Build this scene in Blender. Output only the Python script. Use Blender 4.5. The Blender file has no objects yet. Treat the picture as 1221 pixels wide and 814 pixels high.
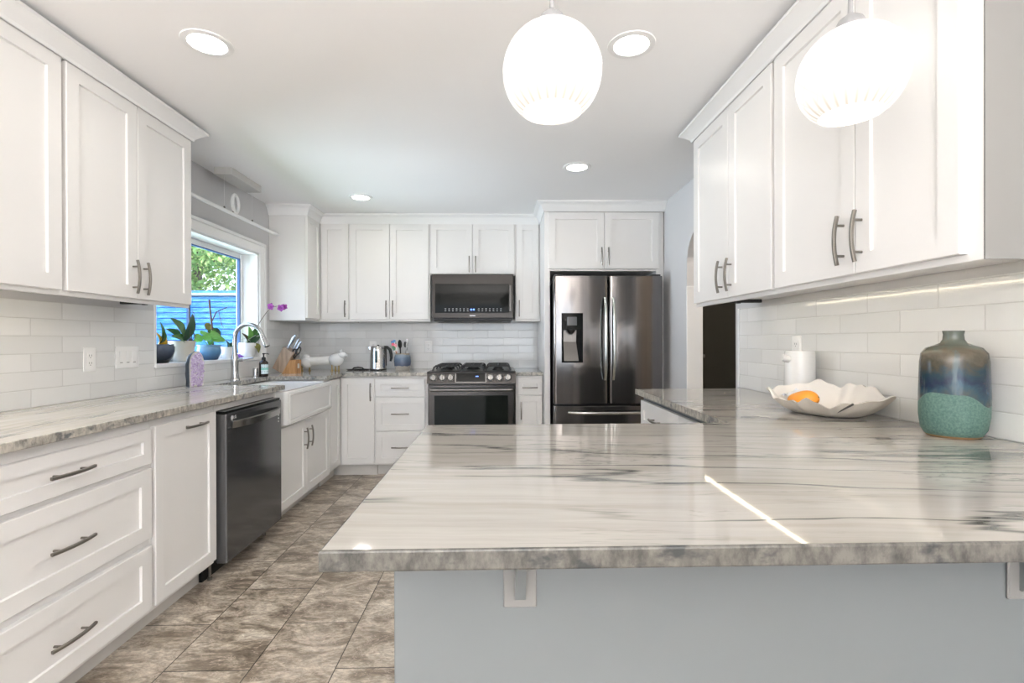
import bpy, bmesh, math, random
from mathutils import Vector, Matrix
PI = math.pi
R = math.radians
random.seed(7)
scene = bpy.context.scene
C = scene.collection

# ------------------------------------------------------------------ camera, sky, sun, exposure
CAM_H = 1.195
FOCAL = 590.0
YAW, PITCH, ROLL = .0252, -.00245, -.00269

def camera_axes(y, p, r):
    A = Matrix(((1, 0, 0), (0, 0, -1), (0, 1, 0)))
    cy, sy, cp, sp, cr, sr = math.cos(y), math.sin(y), math.cos(p), math.sin(p), math.cos(r), math.sin(r)
    Ry = Matrix(((cy, 0, -sy), (0, 1, 0), (sy, 0, cy)))
    Rp = Matrix(((1, 0, 0), (0, cp, sp), (0, -sp, cp)))
    Rr = Matrix(((cr, -sr, 0), (sr, cr, 0), (0, 0, 1)))
    return Rr @ Rp @ Ry @ A

M = camera_axes(YAW, PITCH, ROLL)
cd = bpy.data.cameras.new('camera')
cd.sensor_width = 36.0
cd.lens = FOCAL / 1221.0 * 36.0
cd.clip_start = .02
cam = bpy.data.objects.new('camera', cd)
C.objects.link(cam)
right, down, fwd = M[0].copy(), M[1].copy(), M[2].copy()
mw = Matrix.Identity(4)
for i in range(3):
    mw[i][0], mw[i][1], mw[i][2] = right[i], -down[i], -fwd[i]
mw[2][3] = CAM_H
cam.matrix_world = mw
scene.camera = cam

scene.view_settings.view_transform = 'Standard'
scene.view_settings.look = 'None'
scene.view_settings.gamma = 1.0
scene.view_settings.use_curve_mapping = False
scene.view_settings.exposure = 0.92

SKY_STRENGTH = 2.25
SUN_STRENGTH = 3.2
REAR_FILL_W = 8.0
UPLIGHT_FILL_W = 162.0
LAMP_W = .85
GARDEN_FILL_W = 215.0
PENDANT_E = .52
STRIP_E = 32.0

world = bpy.data.worlds.new('sky')
scene.world = world
world.use_nodes = True
wn = world.node_tree
wn.nodes.clear()
wo = wn.nodes.new('ShaderNodeOutputWorld')
wb = wn.nodes.new('ShaderNodeBackground')
wb.inputs['Strength'].default_value = SKY_STRENGTH
tc = wn.nodes.new('ShaderNodeTexCoord')
sx = wn.nodes.new('ShaderNodeSeparateXYZ')
wr = wn.nodes.new('ShaderNodeValToRGB')
wr.color_ramp.elements[0].position = .48
wr.color_ramp.elements[0].color = (.80, .90, 1, 1)
wr.color_ramp.elements[1].position = .9
wr.color_ramp.elements[1].color = (.42, .62, 1, 1)
mr = wn.nodes.new('ShaderNodeMapRange')
mr.inputs[1].default_value = -1
mr.inputs[2].default_value = 1
wn.links.new(tc.outputs['Generated'], sx.inputs[0])
wn.links.new(sx.outputs['Z'], mr.inputs[0])
wn.links.new(mr.outputs[0], wr.inputs[0])
wn.links.new(wr.outputs[0], wb.inputs['Color'])
wn.links.new(wb.outputs[0], wo.inputs[0])

sd = bpy.data.lights.new('sun', 'SUN')
sd.energy = SUN_STRENGTH
sd.angle = R(2)
sd.color = (1, .95, .88)
so = bpy.data.objects.new('sun', sd)
so.rotation_euler = Vector((-.45, .55, -.72)).to_track_quat('-Z', 'Y').to_euler()
so.location = (3, -6, 8)
C.objects.link(so)

def area_light(name, loc, direction, sx_, sy_, watts, col, shape='RECTANGLE', spread=180):
    d = bpy.data.lights.new(name, 'AREA')
    d.shape = shape
    d.size = sx_
    d.size_y = sy_
    d.energy = watts
    d.color = col
    d.spread = R(spread)
    o = bpy.data.objects.new(name, d)
    o.location = loc
    o.rotation_euler = Vector(direction).to_track_quat('-Z', 'Z').to_euler()
    C.objects.link(o)
    return o

# unseen daylight panel added outside the rear wall's assumed opening
area_light('rear_day_fill', (-.3, -3.75, 1.25), (0, 1, -.03), 3.0, 2.1, REAR_FILL_W, (.93, .97, 1))

# added unseen panel outside the sink window, aimed slightly up to boost daylight
area_light('garden_day_fill', (-4.7, 3.5, .75), (1, .0, .16), 2.2, 1.9, GARDEN_FILL_W, (.74, .87, 1))

# added fills with no fixture: upturned disc behind the viewer, point in the hall
def point_light(name, loc, watts, radius, col):
    d = bpy.data.lights.new(name, 'POINT')
    d.energy = watts
    d.shadow_soft_size = radius
    d.color = col
    o = bpy.data.objects.new(name, d)
    o.location = loc
    C.objects.link(o)
    return o
area_light('uplight_fill', (-.2, -2.2, 1.15), (0, 0, 1), 1.7, 1.7, UPLIGHT_FILL_W, (1, .95, .90), 'DISK')
point_light('hall_fill', (2.0, 3.6, 2.15), 14, .12, (1, .92, .82))

# ------------------------------------------------------------------ materials
def new_mat(name):
    m = bpy.data.materials.new(name)
    m.use_nodes = True
    nt = m.node_tree
    return m, nt, nt.nodes['Principled BSDF']

def N(nt, kind, **kw):
    n = nt.nodes.new(kind)
    for k, v in kw.items():
        setattr(n, k, v)
    return n

def mathn(nt, op, a=None, b=None, c=None):
    n = N(nt, 'ShaderNodeMath', operation=op)
    for i, v in enumerate((a, b, c)):
        if v is None:
            continue
        if isinstance(v, (int, float)):
            n.inputs[i].default_value = v
        else:
            nt.links.new(v, n.inputs[i])
    return n.outputs[0]

def mixc(nt, fac, a, b):
    n = N(nt, 'ShaderNodeMix', data_type='RGBA')
    for sock, v in ((n.inputs[0], fac), (n.inputs[6], a), (n.inputs[7], b)):
        if isinstance(v, (int, float)):
            sock.default_value = v
        elif isinstance(v, tuple):
            sock.default_value = (v[0], v[1], v[2], 1)
        else:
            nt.links.new(v, sock)
    return n.outputs[2]

def ramp(nt, fac, stops):
    n = N(nt, 'ShaderNodeValToRGB')
    cr = n.color_ramp
    while len(cr.elements) < len(stops):
        cr.elements.new(.5)
    for e, (p, c) in zip(cr.elements, stops):
        e.position = p
        e.color = (c, c, c, 1) if isinstance(c, (int, float)) else (c[0], c[1], c[2], 1)
    nt.links.new(fac, n.inputs[0])
    return n.outputs[0]

def coords(nt, scale=(1, 1, 1), rot=(0, 0, 0), loc=(0, 0, 0), kind='Object'):
    t = N(nt, 'ShaderNodeTexCoord')
    mp = N(nt, 'ShaderNodeMapping')
    mp.inputs['Scale'].default_value = scale
    mp.inputs['Rotation'].default_value = rot
    mp.inputs['Location'].default_value = loc
    nt.links.new(t.outputs[kind], mp.inputs[0])
    return mp.outputs[0]

def noise(nt, vec, scale, detail=4, rough=.55, dist=0):
    n = N(nt, 'ShaderNodeTexNoise')
    n.inputs['Scale'].default_value = scale
    n.inputs['Detail'].default_value = detail
    n.inputs['Roughness'].default_value = rough
    n.inputs['Distortion'].default_value = dist
    if vec is not None:
        nt.links.new(vec, n.inputs['Vector'])
    return n.outputs['Fac']

def bump(nt, bsdf, height, strength=.2, dist=.002):
    b = N(nt, 'ShaderNodeBump')
    b.inputs['Strength'].default_value = strength
    b.inputs['Distance'].default_value = dist
    nt.links.new(height, b.inputs['Height'])
    nt.links.new(b.outputs[0], bsdf.inputs['Normal'])

def plain(name, col, rough=.5, metal=0, vary=.04, scale=8, stretch=(1, 1, 1), bmp=0, spec=.5, coat=0):
    m, nt, b = new_mat(name)
    n = noise(nt, coords(nt, stretch), scale, 3)
    lo = tuple(max(0, c * (1 - vary)) for c in col)
    hi = tuple(min(1, c * (1 + vary)) for c in col)
    nt.links.new(mixc(nt, n, lo, hi), b.inputs['Base Color'])
    b.inputs['Roughness'].default_value = rough
    b.inputs['Metallic'].default_value = metal
    b.inputs['Specular IOR Level'].default_value = spec
    b.inputs['Coat Weight'].default_value = coat
    if bmp:
        bump(nt, b, n, bmp)
    return m

def glow(name, col, strength):
    m, nt, b = new_mat(name)
    b.inputs['Base Color'].default_value = (*col, 1)
    b.inputs['Emission Color'].default_value = (*col, 1)
    b.inputs['Emission Strength'].default_value = strength
    return m

def stone(name, axis='X', seed=0.0, k=1.0, spots=()):
    """polished quartzite with grey green veins drifting along one axis"""
    m, nt, b = new_mat(name)
    rz = R(4) if axis == 'X' else R(90)
    base = coords(nt, (1, 1, 1), (0, 0, rz), (seed, seed * .7, 0))
    warp = N(nt, 'ShaderNodeTexNoise')
    warp.inputs['Scale'].default_value = 1.6
    warp.inputs['Detail'].default_value = 3
    nt.links.new(base, warp.inputs['Vector'])
    sub = N(nt, 'ShaderNodeVectorMath', operation='MULTIPLY_ADD')
    nt.links.new(warp.outputs['Color'], sub.inputs[0])
    sub.inputs[1].default_value = (.15, .08, 0)
    nt.links.new(base, sub.inputs[2])
    def stretched(sx_, sy_):
        mp = N(nt, 'ShaderNodeMapping')
        mp.inputs['Scale'].default_value = (sx_, sy_, 2)
        nt.links.new(sub.outputs[0], mp.inputs[0])
        return mp.outputs[0]
    fine = noise(nt, stretched(1.0, 15), 2.2, 6, .65)
    broad = noise(nt, stretched(.5, 3.2), 1.9, 3, .5)
    col = mixc(nt, ramp(nt, fine, [(.32, 0), (.62, 1)]), (.455 * k, .425 * k, .385 * k), (.57 * k, .54 * k, .50 * k))
    col = mixc(nt, ramp(nt, broad, [(.42, 0), (.68, .55)]), col, (.63 * k, .60 * k, .56 * k))
    tan = noise(nt, stretched(.7, 8), 3.1, 5, .6)
    col = mixc(nt, ramp(nt, tan, [(.58, 0), (.74, .35)]), col, (.41 * k, .35 * k, .28 * k))
    # long dark veins
    vn = noise(nt, stretched(.22, 2.3), 2.0, 5, .5)
    v = mathn(nt, 'ABSOLUTE', mathn(nt, 'SUBTRACT', vn, .5))
    vm = ramp(nt, v, [(0, 1), (.004, .8), (.013, .0)])
    gate = ramp(nt, noise(nt, stretched(.9, 1.4), 1.3, 2), [(.38, .0), (.50, .95)])
    col = mixc(nt, mathn(nt, 'MULTIPLY', vm, gate), col, (.085 * k, .095 * k, .09 * k))
    vn2 = noise(nt, stretched(.45, 5.0), 2.3, 6, .6)
    v2 = mathn(nt, 'ABSOLUTE', mathn(nt, 'SUBTRACT', vn2, .47))
    vm2 = ramp(nt, v2, [(0, .9), (.006, .5), (.017, 0)])
    gate2 = ramp(nt, noise(nt, stretched(.8, 1.2), 1.9, 2), [(.46, 0), (.62, .9)])
    col = mixc(nt, mathn(nt, 'MULTIPLY', vm2, gate2), col, (.15 * k, .157 * k, .148 * k))
    # speckled mineral clusters
    sp = noise(nt, stretched(7, 22), 3.0, 6, .7)
    spm = ramp(nt, sp, [(.54, 0), (.64, .8)])
    cl = ramp(nt, noise(nt, stretched(1.0, 2.6), 1.15, 2), [(.60, 0), (.70, 1)])
    raw = N(nt, 'ShaderNodeTexCoord')
    sx_ = N(nt, 'ShaderNodeSeparateXYZ')
    nt.links.new(raw.outputs['Object'], sx_.inputs[0])
    wob = mathn(nt, 'MULTIPLY', mathn(nt, 'SUBTRACT', noise(nt, base, 6, 3), .5), .9)
    for (px_, py_, rx_, ry_) in spots:
        qx = mathn(nt, 'DIVIDE', mathn(nt, 'SUBTRACT', sx_.outputs['X'], px_), rx_)
        qy = mathn(nt, 'DIVIDE', mathn(nt, 'SUBTRACT', sx_.outputs['Y'], py_), ry_)
        q = mathn(nt, 'ADD', mathn(nt, 'ADD', mathn(nt, 'MULTIPLY', qx, qx), mathn(nt, 'MULTIPLY', qy, qy)), wob)
        cl = mathn(nt, 'MAXIMUM', cl, ramp(nt, q, [(.45, 1), (.95, 0)]))
    col = mixc(nt, mathn(nt, 'MULTIPLY', spm, cl), col, (.17 * k, .18 * k, .17 * k))
    nt.links.new(col, b.inputs['Base Color'])
    b.inputs['Roughness'].default_value = .05
    b.inputs['Specular IOR Level'].default_value = .5
    return m

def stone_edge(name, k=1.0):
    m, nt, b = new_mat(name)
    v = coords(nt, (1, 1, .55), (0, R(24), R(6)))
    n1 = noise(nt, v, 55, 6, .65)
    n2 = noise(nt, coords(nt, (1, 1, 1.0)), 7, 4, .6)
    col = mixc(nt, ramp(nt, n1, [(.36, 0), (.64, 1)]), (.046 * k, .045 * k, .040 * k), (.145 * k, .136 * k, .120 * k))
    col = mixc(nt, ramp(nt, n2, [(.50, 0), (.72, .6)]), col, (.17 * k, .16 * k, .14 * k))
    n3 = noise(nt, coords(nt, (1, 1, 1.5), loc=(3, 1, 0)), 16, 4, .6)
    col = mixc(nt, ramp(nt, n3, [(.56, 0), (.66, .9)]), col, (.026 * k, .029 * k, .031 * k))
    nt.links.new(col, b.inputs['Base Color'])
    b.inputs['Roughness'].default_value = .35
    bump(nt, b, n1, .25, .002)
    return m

def floor_tile(name):
    """marbled porcelain planks in a half bond: rows .305 wide across X, .592 long in Y"""
    m, nt, b = new_mat(name)
    W, L = .309, .594
    X0, Y0 = -1.22, 1.818
    t = N(nt, 'ShaderNodeTexCoord')
    s = N(nt, 'ShaderNodeSeparateXYZ')
    nt.links.new(t.outputs['Object'], s.inputs[0])
    u = mathn(nt, 'DIVIDE', mathn(nt, 'SUBTRACT', s.outputs['X'], X0), W)
    row = mathn(nt, 'FLOOR', u)
    fu = mathn(nt, 'SUBTRACT', u, row)
    half = mathn(nt, 'MULTIPLY', mathn(nt, 'FRACT', mathn(nt, 'MULTIPLY', mathn(nt, 'ABSOLUTE', row), .5)), 1.0)
    vv = mathn(nt, 'ADD', mathn(nt, 'DIVIDE', mathn(nt, 'SUBTRACT', s.outputs['Y'], Y0), L), half)
    col_i = mathn(nt, 'FLOOR', vv)
    fv = mathn(nt, 'SUBTRACT', vv, col_i)
    du = mathn(nt, 'MULTIPLY', mathn(nt, 'MINIMUM', fu, mathn(nt, 'SUBTRACT', 1, fu)), W)
    dv = mathn(nt, 'MULTIPLY', mathn(nt, 'MINIMUM', fv, mathn(nt, 'SUBTRACT', 1, fv)), L)
    d = mathn(nt, 'MINIMUM', du, dv)
    grout = ramp(nt, mathn(nt, 'MULTIPLY', d, 100), [(.14, 1), (.24, 0)])
    # per tile offset
    off = N(nt, 'ShaderNodeCombineXYZ')
    nt.links.new(mathn(nt, 'MULTIPLY', row, 3.17), off.inputs[0])
    nt.links.new(mathn(nt, 'MULTIPLY', col_i, 2.31), off.inputs[1])
    nt.links.new(mathn(nt, 'ADD', mathn(nt, 'MULTIPLY', row, 1.7), mathn(nt, 'MULTIPLY', col_i, 5.3)), off.inputs[2])
    va = N(nt, 'ShaderNodeVectorMath', operation='ADD')
    nt.links.new(t.outputs['Object'], va.inputs[0])
    nt.links.new(off.outputs[0], va.inputs[1])
    mp = N(nt, 'ShaderNodeMapping')
    mp.inputs['Rotation'].default_value = (0, 0, R(35))
    mp.inputs['Scale'].default_value = (1, 2.0, 1)
    nt.links.new(va.outputs[0], mp.inputs[0])
    a = noise(nt, mp.outputs[0], 4.2, 8, .68, 1.3)
    c1 = ramp(nt, a, [(.30, (.13, .10, .075)), (.42, (.30, .245, .185)), (.53, (.56, .485, .395)), (.66, (.84, .77, .66))])
    f = noise(nt, mp.outputs[0], 34, 8, .75, .6)
    c2 = mixc(nt, ramp(nt, f, [(.40, .55), (.60, 0)]), c1, (.11, .088, .068))
    vv2 = mathn(nt, 'ABSOLUTE', mathn(nt, 'SUBTRACT', noise(nt, mp.outputs[0], 6.5, 6, .6, .8), .52))
    c3 = mixc(nt, ramp(nt, vv2, [(0, .7), (.012, 0)]), c2, (.62, .51, .44))
    nt.links.new(mixc(nt, grout, c3, (.035, .028, .022)), b.inputs['Base Color'])
    b.inputs['Roughness'].default_value = .30
    bump(nt, b, mathn(nt, 'SUBTRACT', 1, grout), .3, .001)
    return m

def subway(name, axis, u0, z0, offs=0):
    """white glass subway tile .305 x .075 on a wall running along `axis`"""
    m, nt, b = new_mat(name)
    t = N(nt, 'ShaderNodeTexCoord')
    s = N(nt, 'ShaderNodeSeparateXYZ')
    nt.links.new(t.outputs['Object'], s.inputs[0])
    W, Hh = .305, .0762
    zr = mathn(nt, 'DIVIDE', mathn(nt, 'SUBTRACT', s.outputs['Z'], z0), Hh)
    row = mathn(nt, 'FLOOR', zr)
    fz = mathn(nt, 'SUBTRACT', zr, row)
    sh = mathn(nt, 'MULTIPLY', mathn(nt, 'FRACT', mathn(nt, 'MULTIPLY', mathn(nt, 'ADD', row, offs), .5)), 1.0)
    u = mathn(nt, 'ADD', mathn(nt, 'DIVIDE', mathn(nt, 'SUBTRACT', s.outputs[axis], u0), W), sh)
    ui = mathn(nt, 'FLOOR', u)
    fu = mathn(nt, 'SUBTRACT', u, ui)
    du = mathn(nt, 'MULTIPLY', mathn(nt, 'MINIMUM', fu, mathn(nt, 'SUBTRACT', 1, fu)), W)
    dz = mathn(nt, 'MULTIPLY', mathn(nt, 'MINIMUM', fz, mathn(nt, 'SUBTRACT', 1, fz)), Hh)
    d = mathn(nt, 'MULTIPLY', mathn(nt, 'MINIMUM', du, dz), 100)
    grout = ramp(nt, d, [(.10, 1), (.17, 0)])
    rnd = N(nt, 'ShaderNodeTexWhiteNoise', noise_dimensions='2D')
    cx = N(nt, 'ShaderNodeCombineXYZ')
    nt.links.new(row, cx.inputs[0])
    nt.links.new(ui, cx.inputs[1])
    nt.links.new(cx.outputs[0], rnd.inputs['Vector'])
    tile = mixc(nt, rnd.outputs['Value'], (.73, .73, .72), (.80, .80, .79))
    nt.links.new(mixc(nt, grout, tile, (.60, .595, .58)), b.inputs['Base Color'])
    nt.links.new(mathn(nt, 'ADD', mathn(nt, 'MULTIPLY', grout, .5), .07), b.inputs['Roughness'])
    bump(nt, b, ramp(nt, d, [(.12, 0), (.30, 1)]), .5, .002)
    return m

def brushed(name, col, rough=.28, stretch=(60, 60, .6), metal=1.0, amt=.05):
    m, nt, b = new_mat(name)
    n = noise(nt, coords(nt, stretch), 6, 3)
    nt.links.new(mixc(nt, n, tuple(c * .85 for c in col), tuple(min(1, c * 1.12) for c in col)), b.inputs['Base Color'])
    b.inputs['Metallic'].default_value = metal
    b.inputs['Roughness'].default_value = rough
    bump(nt, b, n, amt, .001)
    return m

def wood(name, c1, c2, rough=.45, stretch=(14, 14, 1.2)):
    m, nt, b = new_mat(name)
    n = noise(nt, coords(nt, stretch), 5, 5, .6, .4)
    nt.links.new(mixc(nt, ramp(nt, n, [(.3, 0), (.7, 1)]), c1, c2), b.inputs['Base Color'])
    b.inputs['Roughness'].default_value = rough
    return m

def thin_glass(name, tint=(1, 1, 1)):
    m = bpy.data.materials.new(name)
    m.use_nodes = True
    nt = m.node_tree
    nt.nodes.clear()
    o = N(nt, 'ShaderNodeOutputMaterial')
    tr = N(nt, 'ShaderNodeBsdfTransparent')
    tr.inputs[0].default_value = (*tint, 1)
    gl = N(nt, 'ShaderNodeBsdfGlossy')
    gl.inputs['Roughness'].default_value = .02
    mx = N(nt, 'ShaderNodeMixShader')
    mx.inputs[0].default_value = .05
    nt.links.new(tr.outputs[0], mx.inputs[1])
    nt.links.new(gl.outputs[0], mx.inputs[2])
    nt.links.new(mx.outputs[0], o.inputs[0])
    return m

MT = {}
MT['cab'] = plain('painted_white_cabinet', (.80, .787, .77), .33, vary=.012, scale=3)
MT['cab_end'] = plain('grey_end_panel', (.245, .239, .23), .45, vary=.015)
MT['cab_pen'] = plain('painted_pale_grey_panel', (.182, .197, .204), .32, vary=.03, scale=2.5)
MT['toe'] = plain('toe_kick_paint', (.62, .60, .57), .5, vary=.02)
MT['wall'] = plain('grey_wall_paint', (.62, .615, .62), .7, vary=.015, scale=3, bmp=.03)
MT['hallwall'] = plain('hall_wall_paint', (.66, .61, .55), .7, vary=.02, scale=3)
MT['ceil'] = plain('ceiling_paint', (.92, .915, .915), .85, vary=.01, scale=2)
MT['trim'] = plain('white_trim', (.86, .86, .855), .38, vary=.01)
MT['floor'] = floor_tile('marbled_floor_tile')
MT['stoneX'] = stone('quartzite_across', 'X', .35, .72, ((-.39, -.53, .17, .085), (.33, -.72, .16, .07), (.26, -.38, .26, .03), (.02, .42, .22, .05)))
MT['stoneY'] = stone('quartzite_along', 'Y', 2.1, 1.2)  # same stone as across, only brighter: differing light put into the two colours
MT['edge'] = stone_edge('quartzite_edge_shaded')  # peninsula front edge, its shade put into the stone colour
MT['edge_lit'] = stone_edge('quartzite_edge_lit', 3.8)  # same edge stone brightened, light on the other edges put into colour
MT['tileL'] = subway('subway_tile_left', 'Y', 2.306, .914, 1)
MT['tileB'] = subway('subway_tile_back', 'X', -.42, .914, 0)
MT['tileR'] = subway('subway_tile_right', 'Y', 2.62, .914, 0)
MT['nickel'] = brushed('brushed_nickel', (.27, .25, .225), .32, (40, 40, 40))
MT['steel'] = brushed('stainless_steel', (.62, .61, .59), .22, (50, 50, .8))
MT['knob_steel'] = brushed('knob_steel', (.15, .147, .142), .25, (30, 30, 30))
MT['niche_steel'] = brushed('niche_steel', (.22, .21, .20), .35, (60, 60, 2))
MT['chrome'] = brushed('faucet_steel', (.50, .50, .50), .2, (30, 30, 30), amt=.01)
MT['black_steel'] = brushed('black_stainless', (.075, .07, .067), .24, (90, 90, .5))
MT['black_steel_h'] = brushed('black_stainless_horizontal', (.040, .037, .035), .28, (.5, 90, 90))
MT['fridge'] = brushed('fridge_steel', (.21, .196, .19), .14, (6, 6, .15), amt=.12)
MT['fridge_handle'] = brushed('fridge_handle_steel', (.55, .57, .55), .25, (30, 30, 1))
MT['black_gloss'] = plain('black_glass', (.008, .009, .008), .05, vary=.1, spec=.085)
MT['oven_glass'] = plain('oven_window_glass', (.010, .013, .011), .05, vary=.2, scale=3, spec=.14)
MT['black'] = plain('black_plastic', (.012, .012, .012), .4, vary=.2)
MT['iron'] = plain('cast_iron', (.02, .02, .02), .55, vary=.3, scale=60, bmp=.2)
MT['dw_handle'] = brushed('dishwasher_handle_steel', (.36, .36, .35), .25, (.6, 80, 80))
MT['dw'] = brushed('dishwasher_black_steel', (.055, .056, .058), .13, (.6, 80, 80), metal=.0, amt=.02)
MT['dw'].node_tree.nodes['Principled BSDF'].inputs['Specular IOR Level'].default_value = 1.0
MT['white_cer'] = plain('white_fireclay', (.74, .735, .725), .10, vary=.01)
MT['plastic'] = plain('white_plastic', (.90, .89, .875), .3, vary=.01)
MT['slot'] = plain('outlet_slot', (.10, .09, .08), .6)
MT['pend'] = glow('lit_opal_glass', (1, .97, .93), PENDANT_E)
MT['rec'] = glow('lit_recessed_lens', (1, .96, .90), 10.0)
MT['grey_metal'] = plain('grey_lamp_metal', (.33, .33, .335), .4, vary=.03)
MT['dark'] = plain('dark_olive_door', (.045, .047, .037), .45, vary=.15, scale=4)
MT['leaf'] = plain('orchid_leaf', (.055, .17, .035), .35, vary=.5, scale=14)
MT['leaf_d'] = plain('dark_leaf', (.03, .085, .04), .35, vary=.4, scale=14)
MT['leaf_l'] = plain('bright_leaf', (.16, .42, .08), .4, vary=.35, scale=30)
MT['leaf_y'] = plain('yellow_leaf', (.75, .45, .02), .45, vary=.3, scale=20)
MT['leaf_o'] = plain('olive_leaf', (.20, .20, .04), .4, vary=.3, scale=20)
MT['stem'] = plain('brown_twig', (.10, .06, .045), .6, vary=.3, scale=40)
MT['petal'] = plain('magenta_petal', (.22, .015, .21), .5, vary=.35, scale=40)
MT['bark'] = plain('orchid_bark', (.28, .25, .20), .8, vary=.6, scale=70, bmp=.4)
MT['gold'] = plain('gold_lustre', (.42, .30, .12), .35, metal=.6, vary=.1)
MT['paper'] = plain('white_paper', (.82, .81, .78), .75, vary=.02, scale=20)
MT['orange'] = plain('orange_peel', (.90, .30, .03), .42, vary=.35, scale=6, bmp=.08)
MT['glass'] = thin_glass('window_glass')

# ------------------------------------------------------------------ mesh helper
class B:
    def __init__(self):
        self.bm = bmesh.new()
        self.curvy = False
        self.bevelled = False

    def box(self, x0, x1, y0, y1, z0, z1, bev=0.0, m=0, seg=1):
        r = bmesh.ops.create_cube(self.bm, size=1)
        vs = r['verts']
        for v in vs:
            v.co = Vector(((x0 + x1) / 2 + v.co.x * (x1 - x0), (y0 + y1) / 2 + v.co.y * (y1 - y0), (z0 + z1) / 2 + v.co.z * (z1 - z0)))
        fs = {f for v in vs for f in v.link_faces}
        for f in fs:
            f.material_index = m
        if bev:
            self.bevelled = True
            es = list({e for v in vs for e in v.link_edges})
            g = bmesh.ops.bevel(self.bm, geom=es, offset=bev, segments=seg, profile=.5, affect='EDGES')
            for f in g['faces']:
                f.material_index = m
        return self

    def lathe(self, prof, c=(0, 0, 0), seg=32, m=0, sx=1, sy=1, cap=True):
        self.curvy = True
        rings = []
        for r, z in prof:
            if r < 1e-6:
                rings.append([self.bm.verts.new((c[0], c[1], c[2] + z))])
            else:
                rings.append([self.bm.verts.new((c[0] + r * sx * math.cos(2 * PI * i / seg), c[1] + r * sy * math.sin(2 * PI * i / seg), c[2] + z)) for i in range(seg)])
        for a, b in zip(rings, rings[1:]):
            for i in range(seg):
                j = (i + 1) % seg
                if len(a) == 1 and len(b) == 1:
                    continue
                if len(a) == 1:
                    f = self.bm.faces.new((a[0], b[j], b[i]))
                elif len(b) == 1:
                    f = self.bm.faces.new((a[i], a[j], b[0]))
                else:
                    f = self.bm.faces.new((a[i], a[j], b[j], b[i]))
                f.material_index = m
        if cap:
            for k, ring in ((0, rings[0]), (1, rings[-1])):
                if len(ring) > 2:
                    f = self.bm.faces.new(ring if k else ring[::-1])
                    f.material_index = m
        return self

    def sweep(self, pts, prof, up=(0, 0, 1), m=0, closed=False, scales=None, cap=True):
        """profile (a,b) points swept along pts: a goes sideways, b goes up"""
        self.curvy = True
        pts = [Vector(p) for p in pts]
        up = Vector(up)
        rings = []
        n = len(pts)
        for i, p in enumerate(pts):
            if closed:
                t = pts[(i + 1) % n] - pts[i - 1]
            else:
                t = pts[min(i + 1, n - 1)] - pts[max(i - 1, 0)]
            t.normalize()
            s = t.cross(up)
            if s.length < 1e-4:
                s = t.cross(Vector((1, 0, 0)))
            s.normalize()
            u = s.cross(t).normalized()
            k = scales[i] if scales else 1
            rings.append([self.bm.verts.new(p + s * a * k + u * b * k) for a, b in prof])
        q = len(prof)
        for i in range(n if closed else n - 1):
            a, b = rings[i], rings[(i + 1) % n]
            for j in range(q):
                f = self.bm.faces.new((a[j], a[(j + 1) % q], b[(j + 1) % q], b[j]))
                f.material_index = m
        if not closed and cap:
            for ring in (rings[0][::-1], rings[-1]):
                f = self.bm.faces.new(ring)
                f.material_index = m
        return self

    def tube(self, pts, r, seg=10, m=0, up=(0, 0, 1), scales=None, closed=False):
        return self.sweep(pts, [(r * math.cos(2 * PI * i / seg), r * math.sin(2 * PI * i / seg)) for i in range(seg)], up, m, closed, scales)

    def prism(self, poly, z0, z1, m_top=0, m_side=0, round_top=0.0):
        n = len(poly)
        bot = [self.bm.verts.new((x, y, z0)) for x, y in poly]
        top = [self.bm.verts.new((x, y, z1)) for x, y in poly]
        f = self.bm.faces.new(top)
        f.material_index = m_top
        f = self.bm.faces.new(bot[::-1])
        f.material_index = m_side
        for i in range(n):
            f = self.bm.faces.new((bot[i], bot[(i + 1) % n], top[(i + 1) % n], top[i]))
            f.material_index = m_side
        return self

    def shaker(self, x0, x1, z0, z1, t=.02, rail=.058, rec=.009, m=0):
        """framed cabinet front; back on y=0, face on y=-t"""
        def ring(ins, y):
            return [self.bm.verts.new(p) for p in ((x0 + ins, y, z0 + ins), (x1 - ins, y, z0 + ins), (x1 - ins, y, z1 - ins), (x0 + ins, y, z1 - ins))]
        rs = [ring(0, 0), ring(0, -t + .002), ring(.002, -t), ring(rail, -t), ring(rail + .0015, -t + rec)]
        for a, b in zip(rs, rs[1:]):
            for i in range(4):
                self.bm.faces.new((a[i], a[(i + 1) % 4], b[(i + 1) % 4], b[i])).material_index = m
        self.bm.faces.new(rs[-1]).material_index = m
        self.bm.faces.new(rs[0][::-1]).material_index = m
        return self

    def blob(self, c, r, m=0, sub=2, jit=0, seed=0):
        self.curvy = True
        g = bmesh.ops.create_icosphere(self.bm, subdivisions=sub, radius=1)
        rnd = random.Random(seed)
        for v in g['verts']:
            k = 1 + (rnd.random() - .5) * jit
            v.co = Vector((c[0] + v.co.x * r[0] * k, c[1] + v.co.y * r[1] * k, c[2] + v.co.z * r[2] * k))
            for f in v.link_faces:
                f.material_index = m
        return self

    def leaf(self, base, tip, w, bend=.02, side=(0, 0, 1), fold=.25, m=0, n=8, shape=.9):
        self.curvy = True
        """leaf blade with a folded midrib between two points"""
        a, b = Vector(base), Vector(tip)
        d = b - a
        up = Vector(side)
        s = d.cross(up).normalized()
        nn = s.cross(d).normalized()
        rows = []
        for i in range(n + 1):
            t = i / n
            p = a + d * t + nn * bend * math.sin(PI * t)
            k = w * (math.sin(PI * min(1, t ** shape * .97 + .02)) ** .75 + .05 * (1 - t))
            rows.append((self.bm.verts.new(p + s * k + nn * k * fold), self.bm.verts.new(p), self.bm.verts.new(p - s * k + nn * k * fold)))
        low = [[self.bm.verts.new(v.co - nn * .0018) for v in r] for r in rows]
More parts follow.
